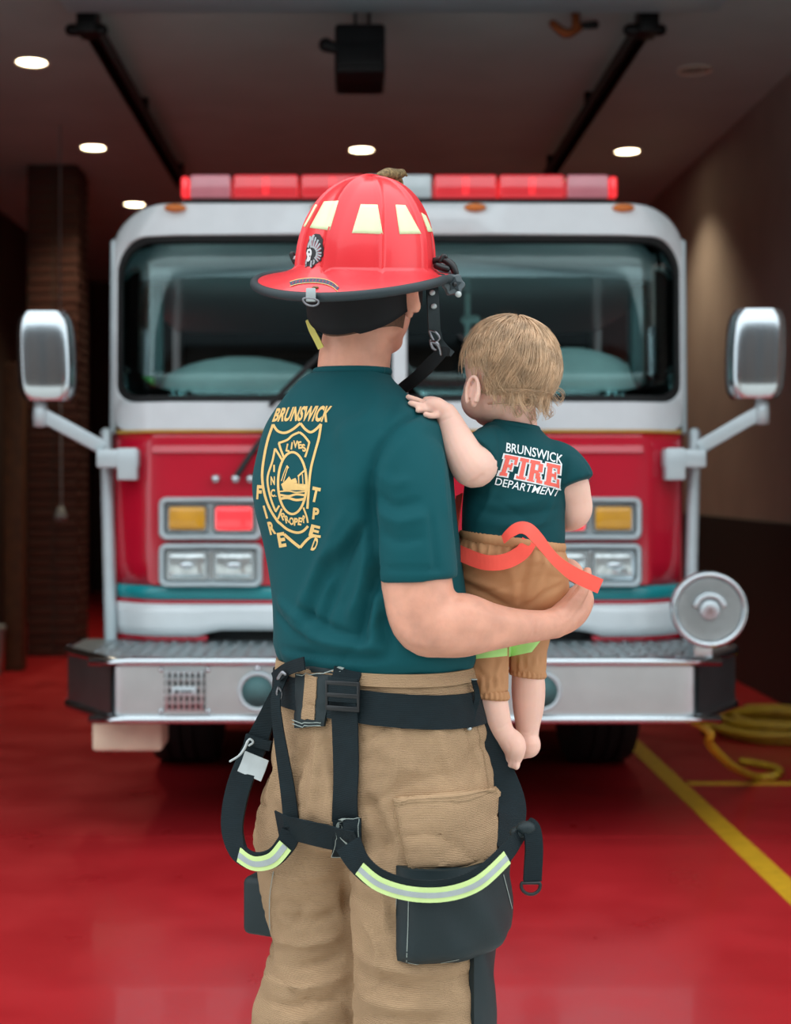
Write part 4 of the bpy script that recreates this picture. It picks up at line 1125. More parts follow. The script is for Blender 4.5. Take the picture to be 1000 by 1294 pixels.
# black bellows pocket wrapped around the outside of the thigh
def wrap(c, th0, th1, z0, z1, rad, thick, n=26, nz=14, puff=0):
    V = []; m1 = nz + 1
    for lay in (1, 0):
        for i in range(n + 1):
            th = math.radians(th0 + (th1 - th0) * i / n); d = Vector((math.sin(th), -math.cos(th), 0)); e = min(1, 9 * min(i, n - i) / n)
            for k in range(nz + 1):
                w = k / nz; e2 = min(1, 5 * w + .45)
                rr_ = rad + lay * (thick * (.35 + .65 * e) * e2 + puff * math.sin(math.pi * i / n) * math.sin(math.pi * w) + .003 * math.sin(i * .8 + k * .6) * e) - (1 - lay) * .01
                V.append(Vector((c[0], c[1], z0 + (z1 - z0) * w)) + d * rr_)
    F = []; N = (n + 1) * m1
    for i in range(n):
        for k in range(nz):
            q = (i * m1 + k, (i + 1) * m1 + k, (i + 1) * m1 + k + 1, i * m1 + k + 1); F += [q, tuple(N + t for t in reversed(q))]
        for k in (0, nz):
            q = (i * m1 + k, N + i * m1 + k, N + (i + 1) * m1 + k, (i + 1) * m1 + k); F.append(q if k == 0 else tuple(reversed(q)))
    for k in range(nz):
        for i in (0, n):
            q = (i * m1 + k, i * m1 + k + 1, N + i * m1 + k + 1, N + i * m1 + k); F.append(q if i == 0 else tuple(reversed(q)))
    return V, F
lc = P(531, 1150, 2.42)
bp_ = wrap((lc.x, lc.y), -20, 102, .583, .738, .118, .034, puff=.006)
mk('cargo_pocket', bp_, 'pocket_black', trs, auto=60, label='black bellows pocket on the thigh')
TP = BVHTree.FromPolygons([tuple(p) for p in bp_[0]], bp_[1])
stitch([(517, 1130), (516, 1175), (514, 1222)], TP, .001, trs, 1.0); stitch([(502, 1130), (500, 1165), (497, 1200)], TP, .001, trs, .8); stitch([(636, 1105), (645, 1140), (654, 1178)], TP, .001, trs, .9)
stitch([(516, 1216), (540, 1219), (580, 1212)], TP, .001, trs, .7)
# black pocket on the other thigh, seen edge on
lp = P(326, 1135, 2.60)
mk('cargo_pocket', xf(box(-.030, .055, -.07, .07, -.052, .052, .012, 3), Matrix.Translation(P(347, 1134, 2.62)) @ Matrix.Rotation(math.radians(-25), 4, 'Z')), 'pocket_black', trs, auto=40, label='black pocket on the far thigh')
mk('leg_stripe', wrap((lc.x + .002, lc.y), 42, 100, .25, .60, .1215, .004, 10, 24), 'pocket_black', trs, auto=50)
stitch([(608, 1214), (605, 1260), (605, 1294)], TT, .0055, trs, .9); stitch([(611, 1213), (608, 1260), (608, 1294)], TT, .0055, trs, .9)
stitch([(347, 1100), (342, 1140), (343, 1175)], TT, .003, trs, .8)
stitch([(600, 905), (612, 960), (618, 1000)], TT, .002, trs, .7, 'thread_tan')
stitch([(540, 898), (541, 905)], TT, .002, trs, .7)

# --- suspenders ---------------------------------------------------------
def strap(name, pts, w, normal, parent=None, m='webbing_black', th=.003, label=None, widths=None):
    return mk(name, ribbon(pts, w, th, normal, 6, widths), m, parent or trs, auto=50, label=label)
def on(px, py, off=.012): return hit(TT, px, py, off)
pn = [on(x, y, o) for x, y, o in ((446, 826, .012), (443, 845, .014), (441, 870, .017), (441, 910, .012), (441, 970, .008), (440, 1020, .008), (440, 1074, .010))]
strap('back_strap', [p for p, n in pn], .051, [n for p, n in pn], label='broad black suspender strap down the seat')
cn = [on(x, y, .013) for x, y in ((359, 1038), (375, 1042), (400, 1048), (425, 1054), (458, 1058))]
strap('cross_strap', [p for p, n in cn], .047, [n for p, n in cn])
pq = [on(x, y, .014) for x, y in ((422, 1034), (459, 1034), (459, 1073), (423, 1073))]
mk('stitched_square', patch(((423, 1076), (460, 1074), (459, 1032), (421, 1034)), TT, 6, 6, .012, .002), 'webbing_black', trs, auto=50)
for a in ([(424, 1036), (458, 1034)], [(424, 1073), (458, 1071)], [(424, 1037), (458, 1071)], [(424, 1036), (424, 1073)], [(458, 1035), (458, 1071)]):
    stitch([a[0], ((a[0][0] + a[1][0]) / 2, (a[0][1] + a[1][1]) / 2), a[1]], TT, .0165, trs, .9)
# buckle on the back strap
bq, bn = on(441, 876, .024)
R = (Vector((1, 0, 0)), None, None)
xa = Vector((0, 0, 1)).cross(-bn).normalized() * -1; za = xa.cross(bn).normalized()
def bk(x0, x1, z0, z1, t=.006):
    M = Matrix((xa, bn, Vector((0, 0, 1)))).transposed().to_4x4(); M.translation = bq
    return xf(box(x0, x1, -t / 2, t / 2, z0, z1, .002), M)
mk('strap_buckle', cat_vf(bk(-.030, .030, .016, .024), bk(-.030, .030, -.026, -.017), bk(-.030, .030, -.004, .004), bk(-.031, -.026, -.026, .024), bk(.026, .031, -.026, .024)), 'plastic_black', trs, auto=40)
mk('strap_keeper', bk(-.027, .027, -.012, .030, .004), 'webbing_black', trs, auto=40)

# lower loop with the reflective stripe
out = Vector((.05, -1, -.12))
lo = [P(440, 1066, 2.275), P(455, 1092, 2.262), P(480, 1112, 2.25), P(520, 1124, 2.235), P(565, 1124, 2.225), P(605, 1110, 2.23), P(640, 1078, 2.26), P(660, 1052, 2.30)]
ln = [Vector((-.2, -1, 0)), Vector((-.3, -1, -.15)), Vector((-.2, -1, -.1)), Vector((-.05, -1, -.1)), Vector((.05, -1, -.1)), Vector((.2, -1, -.1)), Vector((.45, -1, 0)), Vector((.5, -1, 0))]
lp1 = strap('reflective_loop', lo, .032, ln, label='hanging suspender loop with lime reflective stripe', widths=[.045, .040, .036, .034, .034, .034, .030, .022])
def stripe(i0, lo, ln, parent, dz=-.006, w=.024):
    a = [p + n.normalized() * .0026 + Vector((0, 0, dz)) for p, n in zip(lo[i0:], ln[i0:])]
    strap('lime_stripe', a, w, ln[i0:], parent, 'stripe_lime', .0016)
    b = [p + n.normalized() * .0012 for p, n in zip(a, ln[i0:])]
    strap('silver_stripe', b, w * .36, ln[i0:], parent, 'stripe_silver', .0016)
stripe(1, lo[:-1], ln[:-1], lp1)
# outer web from the hip down to the ring tab
ow = [P(592, 880, 2.42), P(608, 915, 2.43), P(622, 955, 2.44), P(636, 990, 2.44), P(645, 1020, 2.42), P(644, 1048, 2.39), P(634, 1075, 2.36)]
strap('hip_web', ow, .05, [Vector((.5, -1, 0))] * 7, label='wide black web hanging from the hip', widths=[.018, .030, .046, .060, .066, .056, .04])
tw = [P(664, 1043, 2.30), P(672, 1048, 2.29), P(675, 1070, 2.29), P(674, 1095, 2.29), P(673, 1113, 2.29)]
tab = strap('ring_tab', tw, .030, [Vector((.2, -1, .6)), Vector((.3, -1, .2)), Vector((.3, -1, 0)), Vector((.2, -1, 0)), Vector((.2, -1, 0))], th=.005)
dr = [tuple(P(671 + 12 * math.cos(t), 1119 + 11 * max(-.3, math.sin(t)), 2.288)) + (.0028,) for t in np.linspace(0, 2 * math.pi, 17)[:-1]]
mk('d_ring', tube(dr, n=8, sub=2, closed=True), 'plastic_black', tab)
mk('knot', cat_vf(ellipsoid(P(665, 1046, 2.292), (.016, .012, .011), I3, 12, 8), ellipsoid(P(655, 1052, 2.298), (.014, .010, .010), I3, 12, 8)), 'pocket_black', tab)
# drawstring at the right hip
ds = [on(589, 858, .014)[0], on(594, 880, .014)[0], on(594, 900, .008)[0], on(588, 922, .008)[0]]
dsr = strap('side_pull', ds, .009, Vector((.2, -1, 0)), th=.003)
mk('pull_tip', ellipsoid(ds[-1], (.0045, .004, .003), I3, 10, 6), 'stripe_silver', dsr)
mk('pull_anchor', ellipsoid(ds[0], (.007, .003, .0015), I3, 10, 6), 'stripe_silver', dsr)
# far side: narrow strap, outer padded loop, silver patch, lime stripe
nf = [on(350, 846, .012)[0], P(349, 880, 2.44), P(351, 915, 2.43), P(357, 955, 2.425), P(364, 1000, 2.42), P(369, 1045, 2.42)]
strap('narrow_strap', nf, .024, [Vector((-.5, -1, 0))] * 6, widths=[.02, .018, .02, .024, .028, .030])
lo2 = [P(352, 868, 2.52), P(338, 905, 2.54), P(322, 945, 2.55), P(305, 985, 2.54), P(296, 1020, 2.52), P(294, 1050, 2.50), P(303, 1077, 2.475), P(322, 1088, 2.45), P(345, 1084, 2.435), P(362, 1066, 2.43), P(368, 1050, 2.43)]
ln2 = [Vector((-.3, -1, 0))] * 4 + [Vector((-.2, -1, .1)), Vector((-.15, -1, .1)), Vector((-.2, -1, -.1)), Vector((-.2, -1, -.15)), Vector((-.2, -1, -.1)), Vector((-.25, -1, 0)), Vector((-.25, -1, 0))]
lp2 = strap('padded_loop', lo2, .036, ln2, th=.008, label='padded suspender loop hanging off the far hip', widths=[.016, .030, .042, .044, .042, .038, .034, .030, .032, .034, .034])
a2 = [p + n.normalized() * .006 + Vector((0, 0, -.002)) for p, n in zip(lo2[6:10], ln2[6:10])]
strap('lime_stripe', a2, .026, ln2[6:10], lp2, 'stripe_lime', .0016)
strap('silver_stripe', [p + n.normalized() * .0014 for p, n in zip(a2, ln2[6:10])], .010, ln2[6:10], lp2, 'stripe_silver', .0016)
pt = [P(325, 955, 2.540), P(320.5, 968, 2.540), P(315, 981, 2.537)]
strap('silver_patch', pt, .047, [Vector((-.3, -1, 0))] * 3, lp2, 'label_grey', .003)
strap('loop_cuff', [P(328, 932, 2.540), P(325, 944, 2.540)], .050, [Vector((-.3, -1, 0))] * 2, lp2, 'webbing_black', .010)
mk('pull_cord', tube([T4(313, 937, 2.53, .0025), T4(309, 946, 2.53, .0025), T4(302, 955, 2.528, .002), T4(291, 962, 2.525, .002)], n=8), 'label_grey', lp2)
mk('cord_loop', tube([T4(312, 938, 2.53, .002), T4(316, 934, 2.53, .002), T4(320, 938, 2.53, .002), T4(315, 942, 2.53, .002)], n=8), 'label_grey', lp2)
# front tab of the waist with its clasp
strap('waist_tab', [P(346, 858, 2.47), P(362, 846, 2.43), P(385, 838, 2.39)], .022, [Vector((-.5, -1, .2))] * 3, label='crumpled black waist tab')
mk('clasp', tube([T4(352, 857, 2.43, .004), T4(357, 850, 2.425, .004), T4(361, 852, 2.42, .003)], n=8), 'nickel', trs)
mk('clasp_ring', tube([T4(352, 868, 2.44, .0022), T4(356, 875, 2.44, .0022), T4(354, 884, 2.44, .0022), T4(350, 876, 2.44, .0022)], n=6, closed=True), 'nickel', trs)
# boots
for c, (px, Y) in enumerate(((541, 2.43), (403, 2.585))):
    b0 = P(px, 1500, Y); f, r = rr(42); x, y = b0.x, b0.y
    rows = []
    for z, l, w, off in ((.001, .15, .055, .055), (.03, .155, .056, .055), (.07, .14, .052, .048), (.10, .10, .050, .018), (.15, .075, .055, .0), (.30, .07, .065, 0)):
        rows.append([Vector((x, y, z)) + f * (off + l * math.cos(t)) + r * (w * math.sin(t)) for t in np.linspace(0, 2 * math.pi, 28, endpoint=False)])
    mk('boot', loft(rows), 'boot_rubber', man, auto=50)
# ================================================================== BABY
mat('skin_baby', 'ecc0ae', .5, var=.06, scale=16, sss=.3, bump=.05, bscale=220, spec=.3)
mat('baby_shirt', '054247', .75, var=.06, scale=14, bump=.06, bscale=700, sheen=.03, spec=.2)
mat('baby_pants', 'bd8a60', .7, var=.06, scale=14, bump=.08, bscale=500, spec=.3)
mat('coral_web', 'ff5a4a', .6, var=.04, scale=40, wave=.2, wscale=200, wdir='X')
mat('print_white', 'e9eeee', .75, var=.03)
mat('print_coral', 'f26a5c', .75, var=.03)
mat('lime_patch', 'b7ef8c', .6, var=.05)
mat('hair_blond', 'cba986', .34, var=.28, scale=45, spec=.5)
mat('nail', 'efc4b6', .3, var=.02)

bab = empty('person', tuple(P(648, 740, 2.46)), 'blond baby in green shirt and tan pants with coral straps, sitting on the man\'s arm', 'person')

def tilt_rows(rows, sub=5, n=48, e=2.2, grow=0):
    out = []
    for x in crom(rows, sub):
        c = P(x[1], x[0], x[2]); k = math.tan(math.radians(x[6]))
        out.append([Vector((p.x, p.y, p.z - k * (p.x - c.x))) for p in body_ring(x[:6], n, e, grow)])
    return out
bt_rows = [(704, 649, 2.47, .060, .045, -6, 4), (696, 649, 2.468, .074, .058, -6, 5), (688, 649, 2.465, .084, .067, -6, 6), (680, 649, 2.46, .089, .072, -6, 6), (640, 650, 2.46, .089, .072, -6, 8), (605, 655, 2.46, .089, .068, -6, 11), (580, 657, 2.46, .088, .064, -6, 13), (562, 657, 2.46, .080, .057, -6, 14),
           (550, 655, 2.46, .064, .050, -6, 14), (541, 653, 2.46, .048, .043, -6, 12), (536, 652, 2.46, .040, .039, -6, 8)]
bsl = [T4(645, 563, 2.455, .038), T4(625, 566, 2.43, .040), T4(613, 574, 2.412, .0430), T4(603, 581, 2.400, .0440)]
bsr = [T4(690, 580, 2.455, .036), T4(707, 585, 2.445, .036), T4(720, 598, 2.435, .0365), T4(727, 612, 2.43, .0360)]
bsh = remesh([loft(tilt_rows(bt_rows)), tube(bsl, n=24, capround=False), tube(bsr, n=24, capround=False)], .0042, 5, .6)
q0 = bvh(bsh); hq = lambda *pp: [hit(q0, x, y, 0)[0] for x, y in pp]
folds(bsh, [(hq((620, 538), (631, 552), (632, 572), (624, 594)), .004, -.003), (hq((597, 640), (630, 650), (680, 648), (712, 640)), .006, -.003), (hq((590, 655), (640, 664), (700, 660)), .006, .003),
            (hq((588, 668), (640, 676), (700, 676)), .005, -.003), (hq((600, 632), (650, 638), (705, 626)), .007, .0025), (hq((716, 575), (712, 600), (708, 625)), .005, -.004), (hq((625, 610), (615, 640), (600, 665)), .007, .003),
            (hq((700, 630), (690, 655), (670, 670)), .006, .003), (hq((590, 685), (640, 690), (700, 694)), .005, .0025)])
crumple(bsh, (12, 12, 16), .0018, 4, 5)
bshirt = mko('baby_shirt', bsh, 'baby_shirt', bab, label='small dark green shirt')
bsh.transform(Matrix.Translation(-wloc(bab)))
BS = bvh(bsh, wloc(bab))
nr = [[p + Vector((0, 0, dz)) for p in tilt_rows([(536, 652, 2.46, a, a, -6, 9), (537, 652, 2.46, a, a, -6, 9)], 1)[0]] for a, dz in ((.0375, .001), (.040, .002), (.042, -.001), (.043, -.006))]
mk('neckband', loft(nr, cap=False), 'baby_shirt', bshirt)
mk('lettering', word('BRUNSWICK', ((639, 571), (711, 587.5), (712, 575.5), (640, 559.5)), BS, off=.0010, arch=1.5, bold=.012), 'print_white', bshirt, label='white word on the upper line')
mk('lettering', word('DEPARTMENT', ((625.5, 612.5), (704.5, 627.5), (709.5, 618), (627.5, 603)), BS, off=.0012, arch=-1.2, bold=.006), 'print_white', bshirt, label='white word on the lower line')
# slab letters F I R E
def rects(ch):
    R = {'F': [(.10, 0, .42, 1), (0, 0, .56, .16), (0, .84, 1, 1), (.80, .62, 1, 1), (.3, .44, .72, .58), (.60, .34, .74, .68)],
         'I': [(.28, 0, .72, 1), (0, 0, 1, .16), (0, .84, 1, 1)],
         'R': [(.10, 0, .40, 1), (0, 0, .50, .16), (0, .84, .70, 1), (.3, .42, .70, .57), (.62, .52, .92, .90), (.52, .2, .80, .46), (.62, 0, 1, .16), (.62, 0, .86, .3)],
         'E': [(.10, 0, .42, 1), (0, 0, 1, .16), (0, .84, 1, 1), (.80, .62, 1, 1), (.82, 0, 1, .38), (.3, .43, .72, .57), (.60, .33, .74, .67)]}
    return R[ch]
qm = quad_map(((630, 600), (709, 617), (711, 589), (637.5, 574.5)))
def slab(d, off):
    V, F = [], []; x = 0; total = 3.62
    for ch, w in (('F', 1.0), ('I', .62), ('R', 1.0), ('E', 1.0)):
        for a, b, c, e in rects(ch):
            u0, u1 = (x + a * w * .88) / total - d * .45, (x + c * w * .88) / total + d * .45
            v0, v1 = b - d, e + d; k = len(V)
            nu, nv_ = 6, 3
            for i in range(nu + 1):
                for t in range(nv_ + 1):
                    V.append(hit(BS, *qm(u0 + (u1 - u0) * i / nu, v0 + (v1 - v0) * t / nv_), off)[0])
            for i in range(nu):
                for t in range(nv_): F.append((k + i * (nv_ + 1) + t, k + (i + 1) * (nv_ + 1) + t, k + (i + 1) * (nv_ + 1) + t + 1, k + i * (nv_ + 1) + t + 1))
        x += w
    return V, F
mk('letter_outline', slab(.06, .0011), 'print_white', bshirt)
mk('lettering', slab(0, .0020), 'print_coral', bshirt, label='coral slab serif word in white outline')

# --- pants
bp_rows = [(681, 648, 2.46, .085, .069, -6, 7), (688, 648, 2.463, .091, .074, -6, 7), (705, 647, 2.468, .098, .080, -6, 5), (728, 646, 2.485, .1025, .080, -6, 3), (750, 646, 2.495, .100, .080, -6, 0), (770, 647, 2.505, .088, .072, -6, 0), (788, 648, 2.51, .06, .055, -6, 0)]
pll = [T4(612, 755, 2.50, .050), T4(611, 800, 2.475, .048), T4(613, 835, 2.46, .0420), T4(616, 860, 2.455, .0375), T4(620, 879, 2.45, .0325)]
plr = [T4(664, 755, 2.53, .050), T4(664, 800, 2.52, .046), T4(666, 828, 2.51, .0365), T4(667, 842, 2.51, .0335), T4(667, 853, 2.51, .0320)]
bpm = remesh([loft(tilt_rows(bp_rows)), tube(pll, n=24, capround=False), tube(plr, n=24, capround=False)], .0042, 4, .6)
q1 = bvh(bpm); hq = lambda *pp: [hit(q1, x, y, 0)[0] for x, y in pp]
fl = [(hq((668, 700), (664, 730), (656, 768)), .006, -.006), (hq((640, 705), (650, 735), (652, 760)), .008, .003), (hq((690, 712), (680, 740), (665, 768)), .007, .003), (hq((580, 735), (610, 750), (645, 766)), .006, -.004),
      (hq((577, 722), (610, 738), (650, 752)), .007, .003), (hq((716, 735), (690, 750), (662, 770)), .006, -.004), (hq((600, 840), (612, 855), (630, 862)), .004, -.003), (hq((636, 830), (628, 848), (630, 864)), .004, .003)]
for k in range(22):     # gathers under the elastic waist
    x = 584 + k * 5.8; y = 684 + (x - 584) * .12
    fl.append((hq((x, y), (x + (k % 3 - 1) * 2, y + 9), (x + (k % 5 - 2) * 2, y + 20)), .0028, (-.0030 if k % 2 else .0022)))
for k in range(9):
    x = 599 + k * 5; fl.append((hq((x, 877 - k * 1.2), (x, 868 - k), (x + (k % 3 - 1) * 3, 852)), .0026, (-.0028 if k % 2 else .002)))
for k in range(8):
    x = 647 + k * 5; fl.append((hq((x, 850 - k * 1.6), (x, 842 - k), (x + (k % 3 - 1) * 2, 828)), .0026, (-.0028 if k % 2 else .002)))
folds(bpm, fl)
crumple(bpm, (14, 14, 18), .0024, 4, 2)
bpm.transform(Matrix.Translation(-wloc(bab)))
bpt = mko('baby_pants', bpm, 'baby_pants', bab, label='tan elastic waist pants')
BP = bvh(bpm, wloc(bab))
def ruffle(c0, r, n, amp, tx=0):
    rings = []
    for dz, k in ((.008, .92), (.004, 1.0), (-.003, 1.05), (-.008, .98), (-.006, .80)):
        rings.append([Vector((c0.x + r * k * math.cos(t) * (1 + amp * math.sin(n * t)) - tx * dz, c0.y + r * k * math.sin(t) * (1 + amp * math.sin(n * t)), c0.z + dz - .10 * r * math.cos(t) * (-1 if tx else 1))) for t in np.linspace(0, 2 * math.pi, 120, endpoint=False)])
    return loft(rings, cap=False)
mk('cuff', ruffle(P(620, 876, 2.45), .0315, 22, .035), 'baby_pants', bpt)
mk('cuff', ruffle(P(667, 849, 2.51), .0312, 22, .035), 'baby_pants', bpt)
wr = [[p + Vector((0, 0, dz)) + (p - P(648, 683, 2.46)).normalized() * (.0022 * math.sin(j * 2.9)) for j, p in enumerate(tilt_rows([(683, 648, 2.46, .084 + g, .069 + g, -6, 7), (684, 648, 2.46, .084, .068, -6, 7)], 1, n=120)[0])] for g, dz in ((.001, .008), (.0055, .006), (.007, 0), (.0055, -.007), (.001, -.010))]
mk('waistband', loft(wr, cap=False), 'baby_pants', bpt)
mk('lime_band', patch(((588, 834), (641, 829), (641, 806), (580, 806)), BP, 12, 6, .001, .0015), 'lime_patch', bpt, auto=50, label='lime band around the leg')
mk('lime_band', patch(((643, 830), (672, 824), (686, 806), (643, 806)), BP, 10, 6, .001, .0015), 'lime_patch', bpt, auto=50, label='lime band around the leg')

# --- body
bc = P(641, 470, 2.46)
bhp, bat, BB = head_parts(bc, -33, 1.0, True, pitch=-4, roll=4)
bears = ear(bat, BB, 1, -1, (-.006, -.0745, -.043), .050, tilt=.15, out=-.08) + ear(bat, BB, 1, 1, (.000, .069, -.030), .048, tilt=.15, out=.5)
la = [T4(640, 566, 2.45, .024), T4(618, 576, 2.41, .0300), T4(605, 586, 2.392, .0350), T4(597, 589, 2.382, .0360), T4(586, 572, 2.382, .0315), T4(576, 550, 2.392, .026), T4(569, 533, 2.400, .0215), T4(564, 522, 2.402, .0185)]
S = lambda px, py, o: hit(TS, px, py, o)[0]
lh = [T4(567, 526, 2.402, .0175), tuple(P(556, 515, 2.400)) + (.0185,), tuple(P(545, 512, 2.402)) + (.0155,), tuple(S(536, 522, .012)) + (.010,)]
lf = [finger([P(549, 508, 2.408), S(537, 517.5, .012), S(525, 512, .009), S(514, 505.5, .006)], .0072, .0052),
      finger([P(549, 511, 2.403), S(538, 521, .012), S(527, 517.5, .009), S(517, 513, .006)], .0074, .0052),
      finger([P(550, 516, 2.400), S(541, 525, .010), S(532, 524, .008), S(525, 520.5, .006)], .0072, .0052),
      finger([P(553, 520, 2.398), S(548, 530, .009), S(541, 529.5, .007), S(536, 527.5, .006)], .0066, .0048),
      finger([P(556, 508, 2.415), P(546, 505, 2.428), P(537, 505, 2.432)], .0075, .0052)]
ra = [T4(700, 585, 2.45, .024), T4(721, 607, 2.442, .0285), T4(727, 630, 2.455, .0280), T4(728, 644, 2.465, .0285), T4(722, 652, 2.485, .026), T4(705, 655, 2.52, .022), T4(690, 652, 2.53, .018)]
rh = [T4(690, 652, 2.53, .016), T4(678, 650, 2.55, .018), T4(668, 648, 2.56, .014)]
rf = [finger([P(670, 643 + 4 * k, 2.56), P(660, 642 + 5 * k, 2.568), P(654, 645 + 5 * k, 2.56)], .0068, .0050) for k in range(4)] + [finger([P(682, 643, 2.545), P(674, 636, 2.55), P(668, 634, 2.552)], .007, .005)]
ll = [T4(613, 800, 2.47, .034), T4(616, 845, 2.455, .0280), T4(620, 875, 2.45, .0275), T4(624, 895, 2.45, .0270), T4(631, 916, 2.452, .0225), T4(638, 929, 2.454, .0195), T4(645, 940, 2.456, .0195)]
lfoot = [T4(640, 930, 2.455, .0190), T4(649, 940, 2.450, .0215), T4(650, 951, 2.455, .0185), T4(647, 960, 2.462, .0160)]
ltoe = [finger([P(640.5 + 4.3 * k, 957 + 1 * k, 2.462 - .003 * k), P(639 + 4.5 * k, 965.5 + (1.0 * k if k < 3 else 3.0), 2.456 - .003 * k)], .0060 + .0012 * (k == 3), .0056 + .0012 * (k == 3)) for k in range(4)]
rl = [T4(664, 800, 2.51, .034), T4(667, 842, 2.51, .0285), T4(668, 870, 2.51, .0300), T4(668, 895, 2.51, .0275), T4(667, 918, 2.512, .0215), T4(667, 932, 2.514, .0195), T4(668, 942, 2.516, .0190)]
rfoot = [T4(667, 930, 2.514, .0185), T4(669, 942, 2.508, .0205), T4(664, 946, 2.530, .0175), T4(655, 950, 2.555, .0145)]
rtoe = [finger([P(657 - 3 * k, 948 + 2 * k, 2.555), P(652 - 3 * k, 952 + 2 * k, 2.570)], .006, .0055) for k in range(4)]
bneck = [T4(655, 560, 2.46, .036), T4(654, 535, 2.46, .034), T4(650, 510, 2.46, .036)]
btor = loft([[v for v in r] for r in tilt_rows([(r[0], r[1], r[2], r[3] - .014, r[4] - .014, r[5], r[6]) for r in bt_rows[:-1]], 3)])
bpel = loft(tilt_rows([(r[0], r[1], r[2], r[3] - .016, r[4] - .016, r[5], r[6]) for r in bp_rows], 3))
bbody = remesh(bhp + bears + [tube(bneck, n=20), btor, bpel, tube(la, n=20), tube(lh, n=16, flat=.8), tube(ra, n=20), tube(rh, n=14), tube(ll, n=20), tube(lfoot, n=16), tube(rl, n=20), tube(rfoot, n=16)] + lf + rf + ltoe + rtoe, .0026, 4, .5)
q2 = bvh(bbody); hq = lambda *pp: [hit(q2, x, y, 0)[0] for x, y in pp]
folds(bbody, [(hq((557, 533), (568, 528), (581, 524)), .0022, -.0018), (hq((590, 612), (604, 606), (613, 598)), .004, -.002), (hq((628, 922), (636, 919), (643, 913)), .0022, -.0012), (hq((658, 924), (668, 926), (676, 922)), .0022, -.0012), (hq((640, 936), (645, 946), (642, 956)), .002, -.0008), (hq((641.5, 968), (642, 962), (643, 957)), .0012, -.0016), (hq((646, 970), (646.5, 964), (647, 959)), .0012, -.0016), (hq((650.5, 971), (651, 965), (651, 960)), .0012, -.0016)])
bbody.transform(Matrix.Translation(-wloc(bab)))
mko('body', bbody, 'skin_baby', bab)
for sd in (-1, 1):
    mk('eye', ellipsoid(bat(.066, sd * .027, -.008), (.010, .010, .008), BB, 14, 10), 'eye_white', bab)

# --- hair
HC = bat(-.006, 0, .012); f_, r_, u_ = BB
EA = (.0865, .0745, .081)
def loc(p): d = p - HC; return d.dot(f_), d.dot(r_), d.dot(u_)
def shell(p, lift):
    a, b, c = loc(p); k = math.sqrt((a / (EA[0] + lift)) ** 2 + (b / (EA[1] + lift)) ** 2 + (c / (EA[2] + lift)) ** 2)
    return HC + (f_ * a + r_ * b + u_ * c) / k
def hairline(a, b, c):
    # bare face in front; over the ears the line climbs
    front = a - (.030 + .35 * max(0, c - .03))
    side = -.018 - .070 * min(1, max(0, (-a - .010) / .040)) - .006 * (1 if b > 0 else 0)
    return front < 0 and c > side
capV, capF = [], []
idx = {}
nu, nv = 64, 40
for i in range(nv + 1):
    for j in range(nu):
        t = math.pi * i / nv; p = 2 * math.pi * j / nu
        d = Vector((math.sin(t) * math.cos(p), math.sin(t) * math.sin(p), math.cos(t)))
        a, b, c = d.x * EA[0], d.y * EA[1], d.z * EA[2]
        if hairline(a, b, c):
            idx[(i, j)] = len(capV); capV.append(HC + f_ * a + r_ * b + u_ * c)
for i in range(nv):
    for j in range(nu):
        ks = [(i, j), (i + 1, j), (i + 1, (j + 1) % nu), (i, (j + 1) % nu)]
        if all(k in idx for k in ks): capF.append(tuple(idx[k] for k in ks))
hr = mk('hair', (capV, capF), 'hair_blond', bab, label='fine wavy blond hair')
rnd = random.Random(3)
whorl = shell(HC + f_ * -.03 + r_ * -.008 + u_ * .08, 0)
SV, SF = [], []
def add_strand(pts, r0):
    A = np.array([tuple(p) for p in pts]); T = np.gradient(A, axis=0); k0 = len(SV); n = len(A)
    for i in range(n):
        t = Vector(T[i]).normalized(); u = t.cross(Vector((.3, .8, .5))).normalized(); w = t.cross(u)
        r = r0 * (1 - .75 * i / (n - 1))
        for q in range(3):
            an = q * 2.094; SV.append(A[i] + np.array(u * (math.cos(an) * r) + w * (math.sin(an) * r)))
    for i in range(n - 1):
        for q in range(3):
            a = k0 + i * 3 + q; b = k0 + i * 3 + (q + 1) % 3; SF.append((a, b, b + 3, a + 3))
cnt = 0
